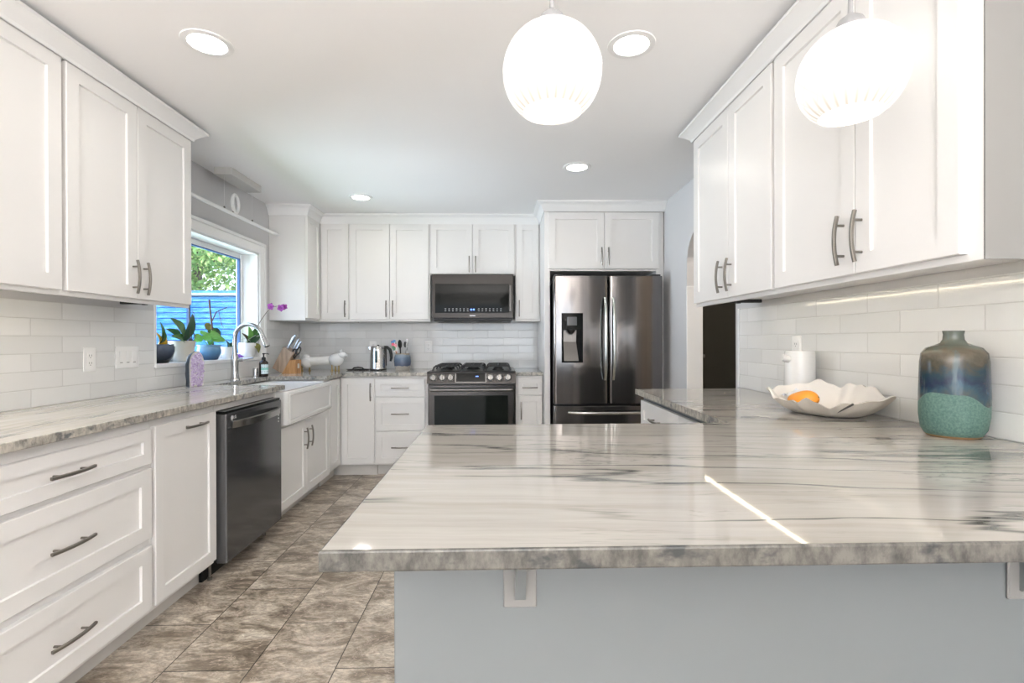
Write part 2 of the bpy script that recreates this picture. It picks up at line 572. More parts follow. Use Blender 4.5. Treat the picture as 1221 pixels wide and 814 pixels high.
        for i in range(n):
            for j in range(2):
                self.bm.faces.new((rows[i][j], rows[i][j + 1], rows[i + 1][j + 1], rows[i + 1][j])).material_index = m
                self.bm.faces.new((low[i][j + 1], low[i][j], low[i + 1][j], low[i + 1][j + 1])).material_index = m
            for j in (0, 2):
                q = (rows[i][j], rows[i + 1][j], low[i + 1][j], low[i][j])
                self.bm.faces.new(q if j == 0 else q[::-1]).material_index = m
        for r, l, fl in ((rows[0], low[0], 0), (rows[-1], low[-1], 1)):
            for j in range(2):
                q = (r[j], r[j + 1], l[j + 1], l[j])
                self.bm.faces.new(q if fl else q[::-1]).material_index = m
        return self

    def move(self, mat):
        self.bm.transform(mat)
        return self

    def build(self, name, mats, parent=None, loc=(0, 0, 0), rot=(0, 0, 0), smooth=None, recalc=True):
        if smooth is None:
            smooth = 40 if self.curvy and not self.bevelled else 18
        if recalc:
            bmesh.ops.recalc_face_normals(self.bm, faces=self.bm.faces[:])
        me = bpy.data.meshes.new(name)
        self.bm.to_mesh(me)
        self.bm.free()
        for mm in (mats if isinstance(mats, (list, tuple)) else [mats]):
            me.materials.append(MT[mm] if isinstance(mm, str) else mm)
        if smooth:
            me.polygons.foreach_set('use_smooth', [True] * len(me.polygons))
            me.set_sharp_from_angle(angle=R(smooth))
        o = bpy.data.objects.new(name, me)
        o.location = loc
        o.rotation_euler = rot
        C.objects.link(o)
        if parent:
            o.parent = parent
        return o

def tag(o, label, cat, group=None):
    o['label'] = label
    o['category'] = cat
    if group:
        o['group'] = group
    return o

def thing(name, label, cat, loc=(0, 0, 0), rz=0, group=None):
    o = bpy.data.objects.new(name, None)
    o.empty_display_size = .1
    o.location = loc
    o.rotation_euler = (0, 0, rz)
    C.objects.link(o)
    return tag(o, label, cat, group)

def struct(o, label=None):
    o['kind'] = 'structure'
    if label:
        o['label'] = label
    return o

# ------------------------------------------------------------------ room dimensions
XL, XR, YB, YN, ZC = -2.0, 1.415, 4.99, -3.6, 2.37
CT, CB = .914, .884            # countertop top and underside
WT = .17                       # outer wall thickness
# left window opening
WY0, WY1, WZ0, WZ1 = 2.925, 4.16, 1.062, 1.92
# arch in the right wall
AY0, AY1, AZ, AR = 2.93, 3.70, 1.78, .27

struct(B().box(-3.2, 4.6, YN - .2, 6.4, -.12, 0).build('floor', 'floor', smooth=0), 'grey brown marbled tile floor laid in staggered rows')
struct(B().box(XL - WT, 4.6, YN - .2, 6.4, ZC, ZC + .12).build('ceiling', 'ceil', smooth=0), 'plain white ceiling')

b = B()
b.box(XL - WT, XL, YN - .2, WY0, 0, ZC)
b.box(XL - WT, XL, WY1, YB + .15, 0, ZC)
b.box(XL - WT, XL, WY0, WY1, 0, WZ0 - .025)
b.box(XL - WT, XL, WY0, WY1, WZ1, ZC)
wall_left = struct(b.build('wall_left', 'wall', smooth=0), 'grey wall holding the kitchen window')
wall_back = struct(B().box(XL, XR + .12, YB, YB + .15, 0, ZC).build('wall_back', 'wall', smooth=0), 'back wall behind the range and refrigerator')

# right wall with its arched doorway
b = B()
T = .11
b.box(XR, XR + T, YN - .2, AY0, 0, ZC)
b.box(XR, XR + T, AY1, YB, 0, ZC)
yc, hw = (AY0 + AY1) / 2, (AY1 - AY0) / 2
arc = [(yc - hw * math.cos(PI * i / 24), AZ + AR * math.sin(PI * i / 24)) for i in range(25)]
for (ya, za), (yb_, zb) in zip(arc, arc[1:]):
    v = [b.bm.verts.new(p) for p in ((XR, ya, za), (XR, yb_, zb), (XR, yb_, ZC), (XR, ya, ZC), (XR + T, ya, za), (XR + T, yb_, zb), (XR + T, yb_, ZC), (XR + T, ya, ZC))]
    b.bm.faces.new((v[3], v[2], v[1], v[0]))
    b.bm.faces.new((v[4], v[5], v[6], v[7]))
    b.bm.faces.new((v[0], v[1], v[5], v[4]))
wall_right = struct(b.build('wall_right', 'wall', smooth=0, recalc=False), 'right wall with an arched doorway beside the refrigerator')

# rear wall with an assumed opening behind the viewer, added to let light in
b = B()
b.box(XL, -1.8, YN - .15, YN, 0, ZC)
b.box(1.2, XR, YN - .15, YN, 0, ZC)
b.box(-1.8, 1.2, YN - .15, YN, 2.2, ZC)
b.box(-1.8, 1.2, YN - .15, YN, 0, .15)
struct(b.build('wall_rear', 'wall', smooth=0), 'wall at the near end of the room')
b = B()
for x in (-1.8, -.83, .14, 1.13):
    b.box(x, x + .07, YN - .11, YN - .05, .15, 2.2, .004)
b.box(-1.8, 1.2, YN - .11, YN - .05, .15, .22, .004)
b.box(-1.8, 1.2, YN - .11, YN - .05, 2.13, 2.2, .004)
w2 = struct(b.build('window_assumed', 'trim'), 'assumed wide glazed window, added for light at the near end of the room')  # window frame assumed out of view, added for light from behind

# hall behind the arch
b = B()
b.box(2.5, 2.6, 2.0, 6.4, 0, ZC)
b.box(XR + T, 2.5, 2.0, 2.1, 0, ZC)
b.box(XR + T, 2.5, 6.3, 6.4, 0, ZC)
b.box(XR + .12, XR + .13, YB, 6.3, 0, ZC)
struct(b.build('wall_hall', 'hallwall', smooth=0), 'cream wall of the hall seen through the arched doorway')
d1 = struct(B().box(2.452, 2.485, 4.92, 5.95, 0, 2.05, .003).build('door_1', 'dark'), 'dark door in the hall beyond the arch')
B().blob((2.44, 5.86, 1.0), (.025, .025, .025)).box(2.44, 2.455, 5.85, 5.87, .99, 1.01).build('door_knob', 'nickel', d1)
b = B()
b.box(2.46, 2.498, 5.955, 6.03, 0, 2.13, .004)
b.box(2.46, 2.498, 4.84, 4.915, 0, 2.13, .004)
b.box(2.46, 2.498, 4.84, 6.03, 2.055, 2.13, .004)
struct(b.build('trim_1', 'trim'), 'white casing around the dark hall door')
struct(B().box(XR - .006, XR + T + .006, AY1 - .012, AY1, 0, 1.60, .003).build('trim_2', 'trim'), 'pale corner board on the far side of the arch')

# backsplash fields: thin tile on the walls (children of the walls)
TT = .008
b = B()
b.box(XL, XL + TT, 1.22, WY0 - .02, CT, 1.372)
b.box(XL, XL + TT, WY0 - .02, WY1 + .095, CT, WZ0 - .026)
b.box(XL, XL + TT, WY1 + .095, YB, CT, 1.372)
b.build('backsplash', 'tileL', wall_left, smooth=0)
b = B()
b.box(XL + TT, .384, YB - TT, YB, CT, 1.40)
b.build('backsplash', 'tileB', wall_back, smooth=0)
b = B()
b.box(XR - TT, XR, .66, AY0 - .06, CT, 1.376)
b.build('backsplash', 'tileR', wall_right, smooth=0)
struct(B().box(XR - .011, XR, AY0 - .06, AY0 - .043, CT, 1.376, .002).build('trim_3', 'trim'), 'white edge strip closing the tile at the arch')

# ------------------------------------------------------------------ left window
b = B()
cw = .09
def casing(b, y0, y1, z0, z1):
    b.box(XL, XL + .018, y0, y1, z0, z1, .004)
casing(b, WY1, WY1 + cw, WZ0 - .02, WZ1 + cw)
casing(b, WY0 - .02, WY1, WZ1, WZ1 + cw)
b.box(XL, XL + .027, WY1 + cw - .026, WY1 + cw, WZ0 - .02, WZ1 + cw, .004)
b.box(XL, XL + .027, WY0 - .02, WY1 + cw, WZ1 + cw - .026, WZ1 + cw, .004)
b.box(XL, XL + .010, WY0 - .02, WY0, WZ0 - .02, WZ1, .002)
# jamb lining
b.box(XL - WT, XL, WY1 - .012, WY1, WZ0, WZ1)
b.box(XL - WT, XL, WY0, WY0 + .012, WZ0, WZ1)
b.box(XL - WT, XL, WY0, WY1, WZ1 - .012, WZ1)
win = struct(b.build('window_1', 'trim'), 'white cased window above the sink with potted plants on its sill')
B().box(XL - WT, XL + .016, WY0 - .015, WY1 + .015, WZ0 - .025, WZ0, .004).build('window_sill', 'trim', win)
b = B()
fx0, fx1 = XL - WT + .008, XL - WT + .05
b.box(fx0, fx1, WY0 + .012, WY0 + .05, WZ0, WZ1 - .012, .003)
b.box(fx0, fx1, WY1 - .038, WY1 - .012, WZ0, WZ1 - .012, .003)
b.box(fx0, fx1, WY0 + .05, WY1 - .05, WZ0, WZ0 + .035, .003)
b.box(fx0, fx1, WY0 + .05, WY1 - .05, WZ1 - .05, WZ1 - .012, .003)
b.build('window_frame', 'trim', win)
MT['gasket'] = plain('gasket_reflected_blue', (.05, .12, .28), .4)  # blue reflection along the frame put into the bead colour
b = B()
gx = fx0 + .012
for (ya, yb_, za, zb) in ((WY0 + .05, WY0 + .058, WZ0 + .035, WZ1 - .05), (WY1 - .050, WY1 - .036, WZ0 + .035, WZ1 - .05), (WY0 + .05, WY1 - .05, WZ1 - .058, WZ1 - .05), (3.455, 3.466, WZ0 + .035, WZ1 - .05)):
    b.box(gx, gx + .022, ya, yb_, za, zb)
b.build('glazing_bead', 'gasket', win)
B().box(gx + .006, gx + .010, WY0 + .05, WY1 - .05, WZ0 + .035, WZ1 - .05).build('window_pane', 'glass', win)

# ------------------------------------------------------------------ outdoors
MT['grass'] = plain('lawn', (.12, .22, .06), .9, vary=.5, scale=10)
struct(B().box(-30, -3.2, -4, 30, -.5, -.35).build('ground', 'grass', smooth=0), 'garden ground outside the window')

def siding_mat():
    m, nt, bs = new_mat('weathered_siding_blue_cast')
    n = noise(nt, coords(nt, (1.2, 1, 14)), 3.0, 6, .7)
    nt.links.new(ramp(nt, n, [(.35, (.02, .11, .33)), (.52, (.045, .23, .62)), (.70, (.20, .45, .85))]), bs.inputs['Base Color'])  # blue cast of the daylight put into the siding colour
    bs.inputs['Roughness'].default_value = .7
    return m
MT['siding'] = siding_mat()
MT['roofing'] = plain('grey_blue_coping', (.30, .33, .42), .7, vary=.2)
shed = thing('garden_shed', 'blue lap sided outbuilding across the garden seen through the window', 'shed', (-7, 9, -.35))
b = B()
zz = 0
while zz < 2.36:
    v = [(-4.5, -.006, zz), (4.5, -.006, zz), (4.5, .0, zz + .115), (-4.5, .0, zz + .115)]
    b.box(-4.5, 4.5, -.030, 2.4, zz, zz + .080)
    b.box(-4.5, 4.5, .010, 2.4, zz + .080, zz + .098)
    zz += .098
b.build('siding', 'siding', shed, smooth=0)
B().box(-4.6, 4.6, -.08, 2.5, 2.352, 2.40, .008).build('coping', 'roofing', shed)

MT['treebark'] = plain('tree_bark', (.12, .08, .07), .9, vary=.5, scale=12)
MT['foliage'] = plain('tree_foliage', (.16, .30, .07), .6, vary=.75, scale=1.8)
MT['foliage2'] = plain('pale_foliage', (.40, .52, .16), .6, vary=.5, scale=2.2)

def make_tree(label, loc, h, spread, nleaf, seed, mats, lowz):
    rnd = random.Random(seed)
    t = thing('leafy_tree', label, 'tree', loc)
    b = B()
    b.tube([(0, 0, 0), (.08, .05, h * .3), (-.05, .1, h * .55), (.1, 0, h * .8)], .16, 10, scales=[1, .8, .6, .3])
    tips = []
    for k in range(16):
        a = rnd.random() * 2 * PI
        z0 = h * (lowz + .5 * rnd.random())
        L = spread * (.5 + .5 * rnd.random())
        p1 = Vector((math.cos(a) * L * .5, math.sin(a) * L * .5, z0 + .15 * L))
        p2 = Vector((math.cos(a + .4) * L, math.sin(a + .4) * L, z0 + .2 * L))
        b.tube([(0, .05, z0 - .2), p1, p2], .06, 7, scales=[1, .6, .2])
        tips += [p1, p2, (p1 + p2) / 2, p1 * .6 + Vector((0, 0, z0 * .4))]
    b.build('trunk', 'treebark', t)
    b = B()
    bm = b.bm
    for i in range(nleaf):
        c = rnd.choice(tips)
        p = c + Vector((rnd.gauss(0, .42), rnd.gauss(0, .42), rnd.gauss(0, .34)))
        n = Vector((rnd.gauss(0, 1), rnd.gauss(0, 1) - .6, rnd.gauss(0, 1) + .4)).normalized()
        u = n.orthogonal().normalized()
        u = Matrix.Rotation(rnd.random() * 6.28, 3, n) @ u
        w = n.cross(u)
        s = .05 + .06 * rnd.random()
        vs = [bm.verts.new(p + q) for q in (-u * s, -w * s * .5 + n * s * .1, u * s, w * s * .5 + n * s * .1)]
        f = bm.faces.new(vs)
        f.material_index = 0 if rnd.random() < .6 else 1
    b.build('foliage', mats, t, smooth=0, recalc=False)
    return t
make_tree('leafy green tree rising behind the blue outbuilding', (-9.1, 15.2, -.35), 6.4, 3.3, 16000, 3, ['foliage', 'foliage2'], .34)


# ------------------------------------------------------------------ cabinets
ROT_L, ROT_B, ROT_R = PI / 2, 0.0, -PI / 2     # fronts facing +X, -Y, -X

def pull(parent, cx, cz, vert, L=.152, t=.02, r=.0052):
    b = B()
    pts = []
    for i in range(13):
        s = -1 + 2 * i / 12
        off = -t - .021 - .010 * (1 - s * s)
        pts.append((cx, off, cz + s * L / 2) if vert else (cx + s * L / 2, off, cz))
    prof = [(-r, -r * .6), (-r * .6, -r), (r * .6, -r), (r, -r * .6), (r, r * .6), (r * .6, r), (-r * .6, r), (-r, r * .6)]
    b.sweep(pts, prof, (0, 1, 0))
    for s in (-.62, .62):
        off = -t - .021 - .010 * (1 - s * s)
        p = (cx, off, cz + s * L / 2) if vert else (cx + s * L / 2, off, cz)
        b.tube([(p[0], -t + .001, p[2]), p], .004, 10, up=(0, 0, 1) if not vert else (1, 0, 0))
    return b.build('handle', 'nickel', parent)

def front(parent, kind, x0, x1, z0, z1, handle=None, rail=.058, L=.152):
    o = B().shaker(x0, x1, z0, z1, rail=rail).build(kind, 'cab', parent, smooth=20)
    if handle:
        pull(o, handle[1], handle[2], handle[0] == 'v', L)
    return o

def base_cab(label, loc, rot, w, depth=.572, toe=.075, top=CB, group=None, toe_h=.10, drop=0, ends=(0, 0)):
    c = thing('base_cabinet', label, 'cabinet', loc, rot, group)
    b = B().box(0, w, 0, depth, toe_h, top - drop, .0015)
    b.build('carcass', 'cab', c)
    B().box(0, w, toe, toe + .015, 0, toe_h).build('toe_kick', 'toe', c)
    return c

XF = -1.415      # face frame plane of the left run
# left drawers: local x = world Y - origin
c = base_cab('white three drawer base cabinet nearest on the left', (XF, 1.235, 0), ROT_L, .795)
for z0, z1, hz, rl in ((.706, .845, .773, .045), (.408, .686, .540, .058), (.122, .378, .240, .058)):
    front(c, 'drawer', .012, .785, z0, z1, ('h', .398, hz), rl, .165)
c = base_cab('white pull-out base cabinet left of the black dishwasher with one top bar handle', (XF, 2.03, 0), ROT_L, .45)
front(c, 'door', .010, .440, .122, .850, ('h', .258, .814), .056, .16)

# white rail over the dishwasher + end gables are one thin filler
f = thing('filler_panel', 'white filler rail between dishwasher top and stone counter', 'filler', (XF, 2.48, .846), ROT_L)
B().box(0, .645, -.002, .03, 0, CB - .846, .001).build('rail', 'cab', f)

# dishwasher
dw = thing('dishwasher', 'black stainless dishwasher in the left counter run', 'dishwasher', (XF, 2.485, 0), ROT_L)
B().box(.004, .627, .0, .56, .10, .842, .003).build('tub', 'black', dw)
b = B()
b.box(.006, .626, -.058, -.002, .088, .832, .006, seg=2)
door = b.build('door', 'dw', dw)
B().box(.008, .624, -.05, 0, .832, .8435, .002).build('control_strip', 'black_gloss', dw)
b = B()
pts = [(.045 + .535 * i / 12, -.058 - .006 - .040 * math.sin(PI * i / 12) ** .5, .777) for i in range(13)]
b.sweep(pts, [(-.006, -.017), (.006, -.021), (.008, .012), (-.006, .016)], (0, 0, 1))
hd = b.build('handle', 'dw_handle', door)
B().box(0.0, .63, .06, .075, 0, .10).build('toe_kick', 'black', dw)
for x in (.03, .60):
    B().lathe([(.012, 0), (.012, .012), (.007, .014), (.007, .1)], (x, .04, 0), 14).build('levelling_foot', 'nickel', dw)

def text(body, size, loc, rot, mat_, parent, name, depth=.0004):
    cu = bpy.data.curves.new(name, 'FONT')
    cu.body = body
    cu.size = size
    cu.extrude = depth
    cu.align_x = 'CENTER'
    cu.align_y = 'CENTER'
    tmp = bpy.data.objects.new('tmp', cu)
    C.objects.link(tmp)
    bpy.context.view_layer.update()
    me = bpy.data.meshes.new_from_object(tmp.evaluated_get(bpy.context.evaluated_depsgraph_get()))
    bpy.data.objects.remove(tmp)
    me.materials.clear()
    me.materials.append(MT[mat_])
    o = bpy.data.objects.new(name, me)
    o.location = loc
    o.rotation_euler = rot
    C.objects.link(o)
    if parent:
        o.parent = parent
    return o
MT['mark'] = plain('pale_print', (.62, .62, .62), .4)
text('LG', .022, (.085, -.0585, .806), (PI / 2, 0, 0), 'mark', door, 'logo')
B().lathe([(.0115, 0), (.0115, .0006), (.0095, .0006), (.0095, .0003), (0, .0003)], (0, 0, 0), 24, cap=False).build('round_emblem', 'mark', door, (.058, -.058, .806), (PI / 2, 0, 0))
for k in range(3):
    B().box(.579, .591, -.0585, -.0575, .736 - .019 * k, .745 - .019 * k, .0003).build('badge_print', 'mark', door)

# sink base with apron sink
c = base_cab('white two door sink base cabinet under the farmhouse sink', (XF, 3.13, 0), ROT_L, .965, drop=.245)
front(c, 'door', .010, .480, .10, .632, ('v', .512 - .075, .50), .056, .15)
front(c, 'door', .484, .958, .10, .632, ('v', .527, .505), .056, .15)
B().box(.001, .030, .0, .57, .639, CB, .001).build('side_stile', 'cab', c)
B().box(.880, .964, .0, .57, .639, CB, .001).build('side_stile', 'cab', c)

sk = thing('farmhouse_sink', 'white fireclay apron front sink set into the left counter', 'sink', (XF, 3.163, 0), ROT_L)
SW = .843
b = B()
def sink_ring(x0, x1, y0, y1, z, r, n=6):
    out = []
    for cx, cy, a0 in ((x1 - r, y1 - r, 0), (x0 + r, y1 - r, 90), (x0 + r, y0 + r, 180), (x1 - r, y0 + r, 270)):
        for k in range(n + 1):
            a = R(a0 + 90 * k / n)
            out.append(b.bm.verts.new((cx + r * math.cos(a), cy + r * math.sin(a), z)))
    return out
rings = [sink_ring(.02, SW - .02, -.05, .44, .645, .03), sink_ring(0, SW, -.072, .46, .660, .03), sink_ring(0, SW, -.072, .46, .865, .03), sink_ring(.006, SW - .006, -.066, .454, .8735, .03),
         sink_ring(.032, SW - .032, -.036, .428, .8735, .05), sink_ring(.040, SW - .040, -.028, .420, .862, .05), sink_ring(.05, SW - .05, -.018, .41, .70, .05), sink_ring(.09, SW - .09, .02, .37, .672, .05)]
for p, q in zip(rings, rings[1:]):
    n = len(p)
    for i in range(n):
        b.bm.faces.new((p[i], p[(i + 1) % n], q[(i + 1) % n], q[i]))
b.bm.faces.new(rings[0][::-1])
b.bm.faces.new(rings[-1])
b.build('basin', 'white_cer', sk)
# raised frame on the apron
b = B()
y = -.0722
o = .012
for (x0, x1, z0, z1) in ((.03, SW - .03, .842, .862), (.03, SW - .03, .668, .690), (.03, .075, .69, .842), (SW - .075, SW - .03, .69, .842)):
    b.box(x0, x1, y - .007, y + .004, z0, z1, .003)
b.build('apron_frame', 'white_cer', sk)
B().lathe([(.042, 0), (.042, .004), (.03, .005), (.02, -.002)], (.42, .2, .6725), 24).build('drain', 'steel', sk)

# corner base cabinet: L shape, two doors meeting in the inner corner
YFB = 4.39      # face frame plane of the back run
c = thing('base_cabinet', 'white corner base cabinet between sink base and back drawers', 'cabinet', (XF, YFB, 0))
b = B()
b.prism([(-.575, -.29), (0, -.29), (0, 0), (.322, 0), (.322, .585), (-.575, .585)], .10, CB)
b.build('carcass', 'cab', c)
b = B()
b.box(-.075, -.06, -.29, .05, 0, .10)
b.box(-.075, .322, .05, .065, 0, .10)
b.build('toe_kick', 'toe', c)
o = B().shaker(.0, .262, .113, .868, rail=.056).build('door', 'cab', c, smooth=20)
o.location = (0, -.285, 0)
o.rotation_euler = (0, 0, ROT_L)
o = front(c, 'door', .024, .312, .113, .868, ('v', .285, .745), .056, .155)

c = base_cab('white three drawer base cabinet left of the range', (XF + .322, YFB, 0), ROT_B, .462)
for z0, z1, hz, rl in ((.705, .856, .780, .045), (.406, .695, .553, .05), (.113, .395, .258, .05)):
    front(c, 'drawer', .006, .436, z0, z1, ('h', .222, hz), rl, .155)
c = base_cab('narrow white base cabinet between range and refrigerator', (.142, YFB, 0), ROT_B, .240)
front(c, 'drawer', .018, .235, .714, .856, ('h', .125, .778), .045, .135)
front(c, 'door', .018, .235, .113, .704, ('v', .047, .575), .05, .155)

# ------------------------------------------------------------------ upper cabinets
UB, UT = 1.374, 2.30
def upper_cab(label, loc, rot, w, depth, h, group=None):
    c = thing('wall_cabinet', label, 'cabinet', loc, rot, group)
    b = B()
    b.box(0, w, 0, .02, 0, h, .0012)
    b.box(.0, w, .02, depth, .032, h, .001)
    b.build('carcass', 'cab', c)
    return c
XU = XL + .31          # left face frame -1.69
c = upper_cab('white wall cabinet nearest on the left, one door edge beside the pair with handles', (XU, 1.03, UB), ROT_L, .915, .308, UT - UB)
front(c, 'door', .010, .452, .018, .905)
front(c, 'door', .456, .906, .018, .905)
c = upper_cab('white two door wall cabinet left of the window', (XU, 1.945, UB), ROT_L, .795, .308, UT - UB)
front(c, 'door', .012, .385, .018, .905, ('v', .385 - .030, .115))
front(c, 'door', .389, .785, .018, .905, ('v', .389 + .034, .113))

# corner wall cabinet
YU = 4.68
c = thing('wall_cabinet', 'white corner wall cabinet over the knife block', 'cabinet', (XU, YU, UB))
b = B()
b.prism([(-.308, -.33), (0, -.33), (0, 0), (.288, 0), (.288, .308), (-.308, .308)], .0, UT - UB)
b.build('carcass', 'cab', c)
o = B().shaker(.008, .300, .02, .915, rail=.05).build('door', 'cab', c, smooth=20)
o.location = (0, -.33, 0)
o.rotation_euler = (0, 0, ROT_L)
front(c, 'door', .028, .280, .02, .915, ('v', .252, .118))
c = upper_cab('white two door wall cabinet between corner and microwave', (XU + .288, YU, UB), ROT_B, .752, .306, UT - UB)
front(c, 'door', .006, .372, .02, .915, ('v', .345, .118))
front(c, 'door', .377, .738, .02, .915, ('v', .407, .118))
c = upper_cab('short white two door cabinet above the microwave', (-.650, YU, 1.808), ROT_B, .802, .306, UT - 1.808)
front(c, 'door', .004, .396, .012, .481, ('v', .368, .10), .056)
front(c, 'door', .400, .792, .012, .481, ('v', .428, .10), .056)
c = upper_cab('tall narrow white wall cabinet right of the microwave', (.152, YU, UB), ROT_B, .238, .306, UT - UB)
front(c, 'door', .010, .218, .02, .915, ('v', .034, .12), .056)

# refrigerator surround with its top cabinet
YS = 4.22
c = thing('refrigerator_surround', 'white cabinet surround with two short doors above the refrigerator', 'cabinet', (0, YS, 0))
B().box(.385, .432, 0, .755, 0, UT, .002).build('side_panel', 'cab', c)
B().box(1.345, 1.412, 0, .755, 0, UT, .002).build('side_panel', 'cab', c)
B().box(.432, 1.345, 0, .62, 1.786, UT, .001).build('top_box', 'cab', c)
for x0, x1, hx in ((.418, .896, .870), (.900, 1.366, .928)):
    front(c, 'door', x0, x1, 1.803, 2.285, ('v', hx, 1.905), .060)

# right wall cabinets
XUR = 1.085
c = upper_cab('white two door wall cabinet at the far end of the right wall', (XUR, 2.700, UB), ROT_R, .795, .322, UT - UB)
front(c, 'door', .012, .420, .018, .905, ('v', .420 - .060, .12))
front(c, 'door', .424, .785, .018, .905, ('v', .424 + .028, .12))
c = upper_cab('white two door wall cabinet nearest on the right behind the hanging globe', (XUR, 1.905, UB), ROT_R, .825, .322, UT - UB)
front(c, 'door', .012, .445, .018, .905, ('v', .445 - .045, .125))
front(c, 'door', .449, .785, .018, .905, ('v', .449 + .027, .125))
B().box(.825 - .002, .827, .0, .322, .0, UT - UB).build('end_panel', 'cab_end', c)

# LED tape under the wall cabinets
def led_mat():
    m, nt, bs = new_mat('led_tape')
    t = N(nt, 'ShaderNodeTexCoord')
    s = N(nt, 'ShaderNodeSeparateXYZ')
    nt.links.new(t.outputs['Object'], s.inputs[0])
    fr = mathn(nt, 'FRACT', mathn(nt, 'MULTIPLY', s.outputs['Y'], 60))
    on = mathn(nt, 'LESS_THAN', mathn(nt, 'ABSOLUTE', mathn(nt, 'SUBTRACT', fr, .5)), .28)
    bs.inputs['Base Color'].default_value = (.9, .85, .7, 1)
    bs.inputs['Emission Color'].default_value = (1, .86, .62, 1)
    nt.links.new(mathn(nt, 'MULTIPLY', on, STRIP_E), bs.inputs['Emission Strength'])
    return m
MT['led'] = led_mat()
def led_strip(label, x, y0, y1):
    t = thing('led_strip', label, 'light strip', (x, y0, UB + .011))
    B().box(-.006, .006, 0, y1 - y0, .002, .021).build('channel', 'plastic', t)
    B().box(-.0024, .0024, 0, y1 - y0, 0, .002).build('led_tape', 'led', t, smooth=0)
led_strip('row of tiny warm lamps under the right wall cabinets', XUR + .040, 1.10, 2.68)
led_strip('row of tiny warm lamps under the left wall cabinets', XU - .045, 1.05, 2.20)

def under_bar(label, x, y, L):
    t = thing('under_cabinet_bar', label, 'bar', (x, y, UB + .010))
    B().box(0, L, -.014, .014, .004, .022, .003).build('bar', 'black', t)
    B().box(L * .46, L * .54, -.010, .010, 0, .004, .001).build('catch', 'black', t)
under_bar('slim black bar under the far end of the right wall cabinets', XUR + .045, 2.56, .24)
under_bar('slim black bar under the window end of the left wall cabinets', XL + .03, 2.63, .24)

# ------------------------------------------------------------------ crown moulding
def crown(n, path, label, zlo, zhi, proj, side=1):
    """sloped cornice along a plan path; side=+1 projects to the right of travel"""
    prof = [(-.002, zlo), (.006, zlo), (.010, zlo + .012), (proj * .55, zhi - .028), (proj * .9, zhi - .014), (proj, zhi - .012), (proj, zhi), (-.002, zhi)]
    b = B()
    P = [Vector(p) for p in path]
    nrm = []
    for i in range(len(P)):
        ds = []
        if i > 0:
            ds.append((P[i] - P[i - 1]).normalized())
        if i < len(P) - 1:
            ds.append((P[i + 1] - P[i]).normalized())
        ns = [Vector((d.y, -d.x)) * side for d in ds]
        if len(ns) == 2:
            mm = (ns[0] + ns[1])
            mm = mm / max(.2, (1 + ns[0].dot(ns[1])))
        else:
            mm = ns[0]
        nrm.append(mm)
    rings = [[b.bm.verts.new((p.x + q.x * a, p.y + q.y * a, z)) for a, z in prof] for p, q in zip(P, nrm)]
    for r1, r2 in zip(rings, rings[1:]):
        for j in range(len(prof)):
            b.bm.faces.new((r1[j], r1[(j + 1) % len(prof)], r2[(j + 1) % len(prof)], r2[j]))
    b.bm.faces.new(rings[0])
    b.bm.faces.new(rings[-1][::-1])
    return struct(b.build('trim_%d' % n, 'trim', smooth=25), label)
crown(4, [(XU + .018, 1.0), (XU + .018, 2.742), (XL, 2.742)], 'white crown moulding over the left wall cabinets', 2.282, 2.345, .058)
crown(5, [(XL, 4.348), (XU + .018, 4.348), (XU + .018, YU - .018), (.387, YU - .018)], 'white crown moulding over the back wall cabinets', 2.286, 2.37, .062)
crown(6, [(.384, YU - .02), (.384, YS - .018), (XR, YS - .018)], 'white crown moulding over the refrigerator', 2.29, 2.37, .065)
crown(7, [(XR, 2.702), (XUR - .018, 2.702), (XUR - .018, 1.0)], 'white crown moulding over the right wall cabinets', 2.282, 2.342, .058)
b = B()
b.box(XL, XU, 1.0, 2.74, UT, ZC)
struct(b.build('trim_8', 'cab', smooth=0), 'frieze above the left wall cabinets')
struct(B().box(XUR, XR, 1.08, 2.70, UT, ZC).build('trim_9', 'cab', smooth=0), 'frieze above the right wall cabinets')
b = B()
b.box(XL, XU, 4.35, YB, UT, ZC)
b.box(XU, .385, YU, YB, UT, ZC)
b.box(.385, XR, YS, YB, UT, ZC)
struct(b.build('trim_10', 'cab', smooth=0), 'frieze above the back wall cabinets')

# ------------------------------------------------------------------ peninsula
pc = thing('peninsula_cabinet', 'pale grey panelled peninsula base under the big stone top', 'cabinet', (-.203, .95, 0))
b = B()
b.box(0, XR + .203 - .001, 0, .64, 0, CB, .002)
b.box(1.025, XR + .203 - .001, .64, 1.855, .10, CB, .002)
b.build('carcass', 'cab_pen', pc)
for k, (y0, y1) in enumerate(((.67, 1.255), (1.262, 1.845))):
    for kind, z0, z1 in (('drawer', .70, .855), ('door', .113, .69)):
        o = B().shaker(0, y1 - y0, z0, z1, rail=.05).build(kind, 'cab', pc, smooth=20)
        o.location = (1.025, y1, 0)
        o.rotation_euler = (0, 0, ROT_R)
        pull(o, (y1 - y0) / 2, .778, False) if kind == 'drawer' else pull(o, (y1 - y0) - .05, .60, True)

for x1 in (1.005, .515):
    o = B().shaker(0, .48, .113, .865, rail=.056).build('door', 'cab', pc, smooth=20)
    o.location = (x1, .64, 0)
    o.rotation_euler = (0, 0, PI)
    pull(o, .05 if x1 > 1 else .43, .74, True)

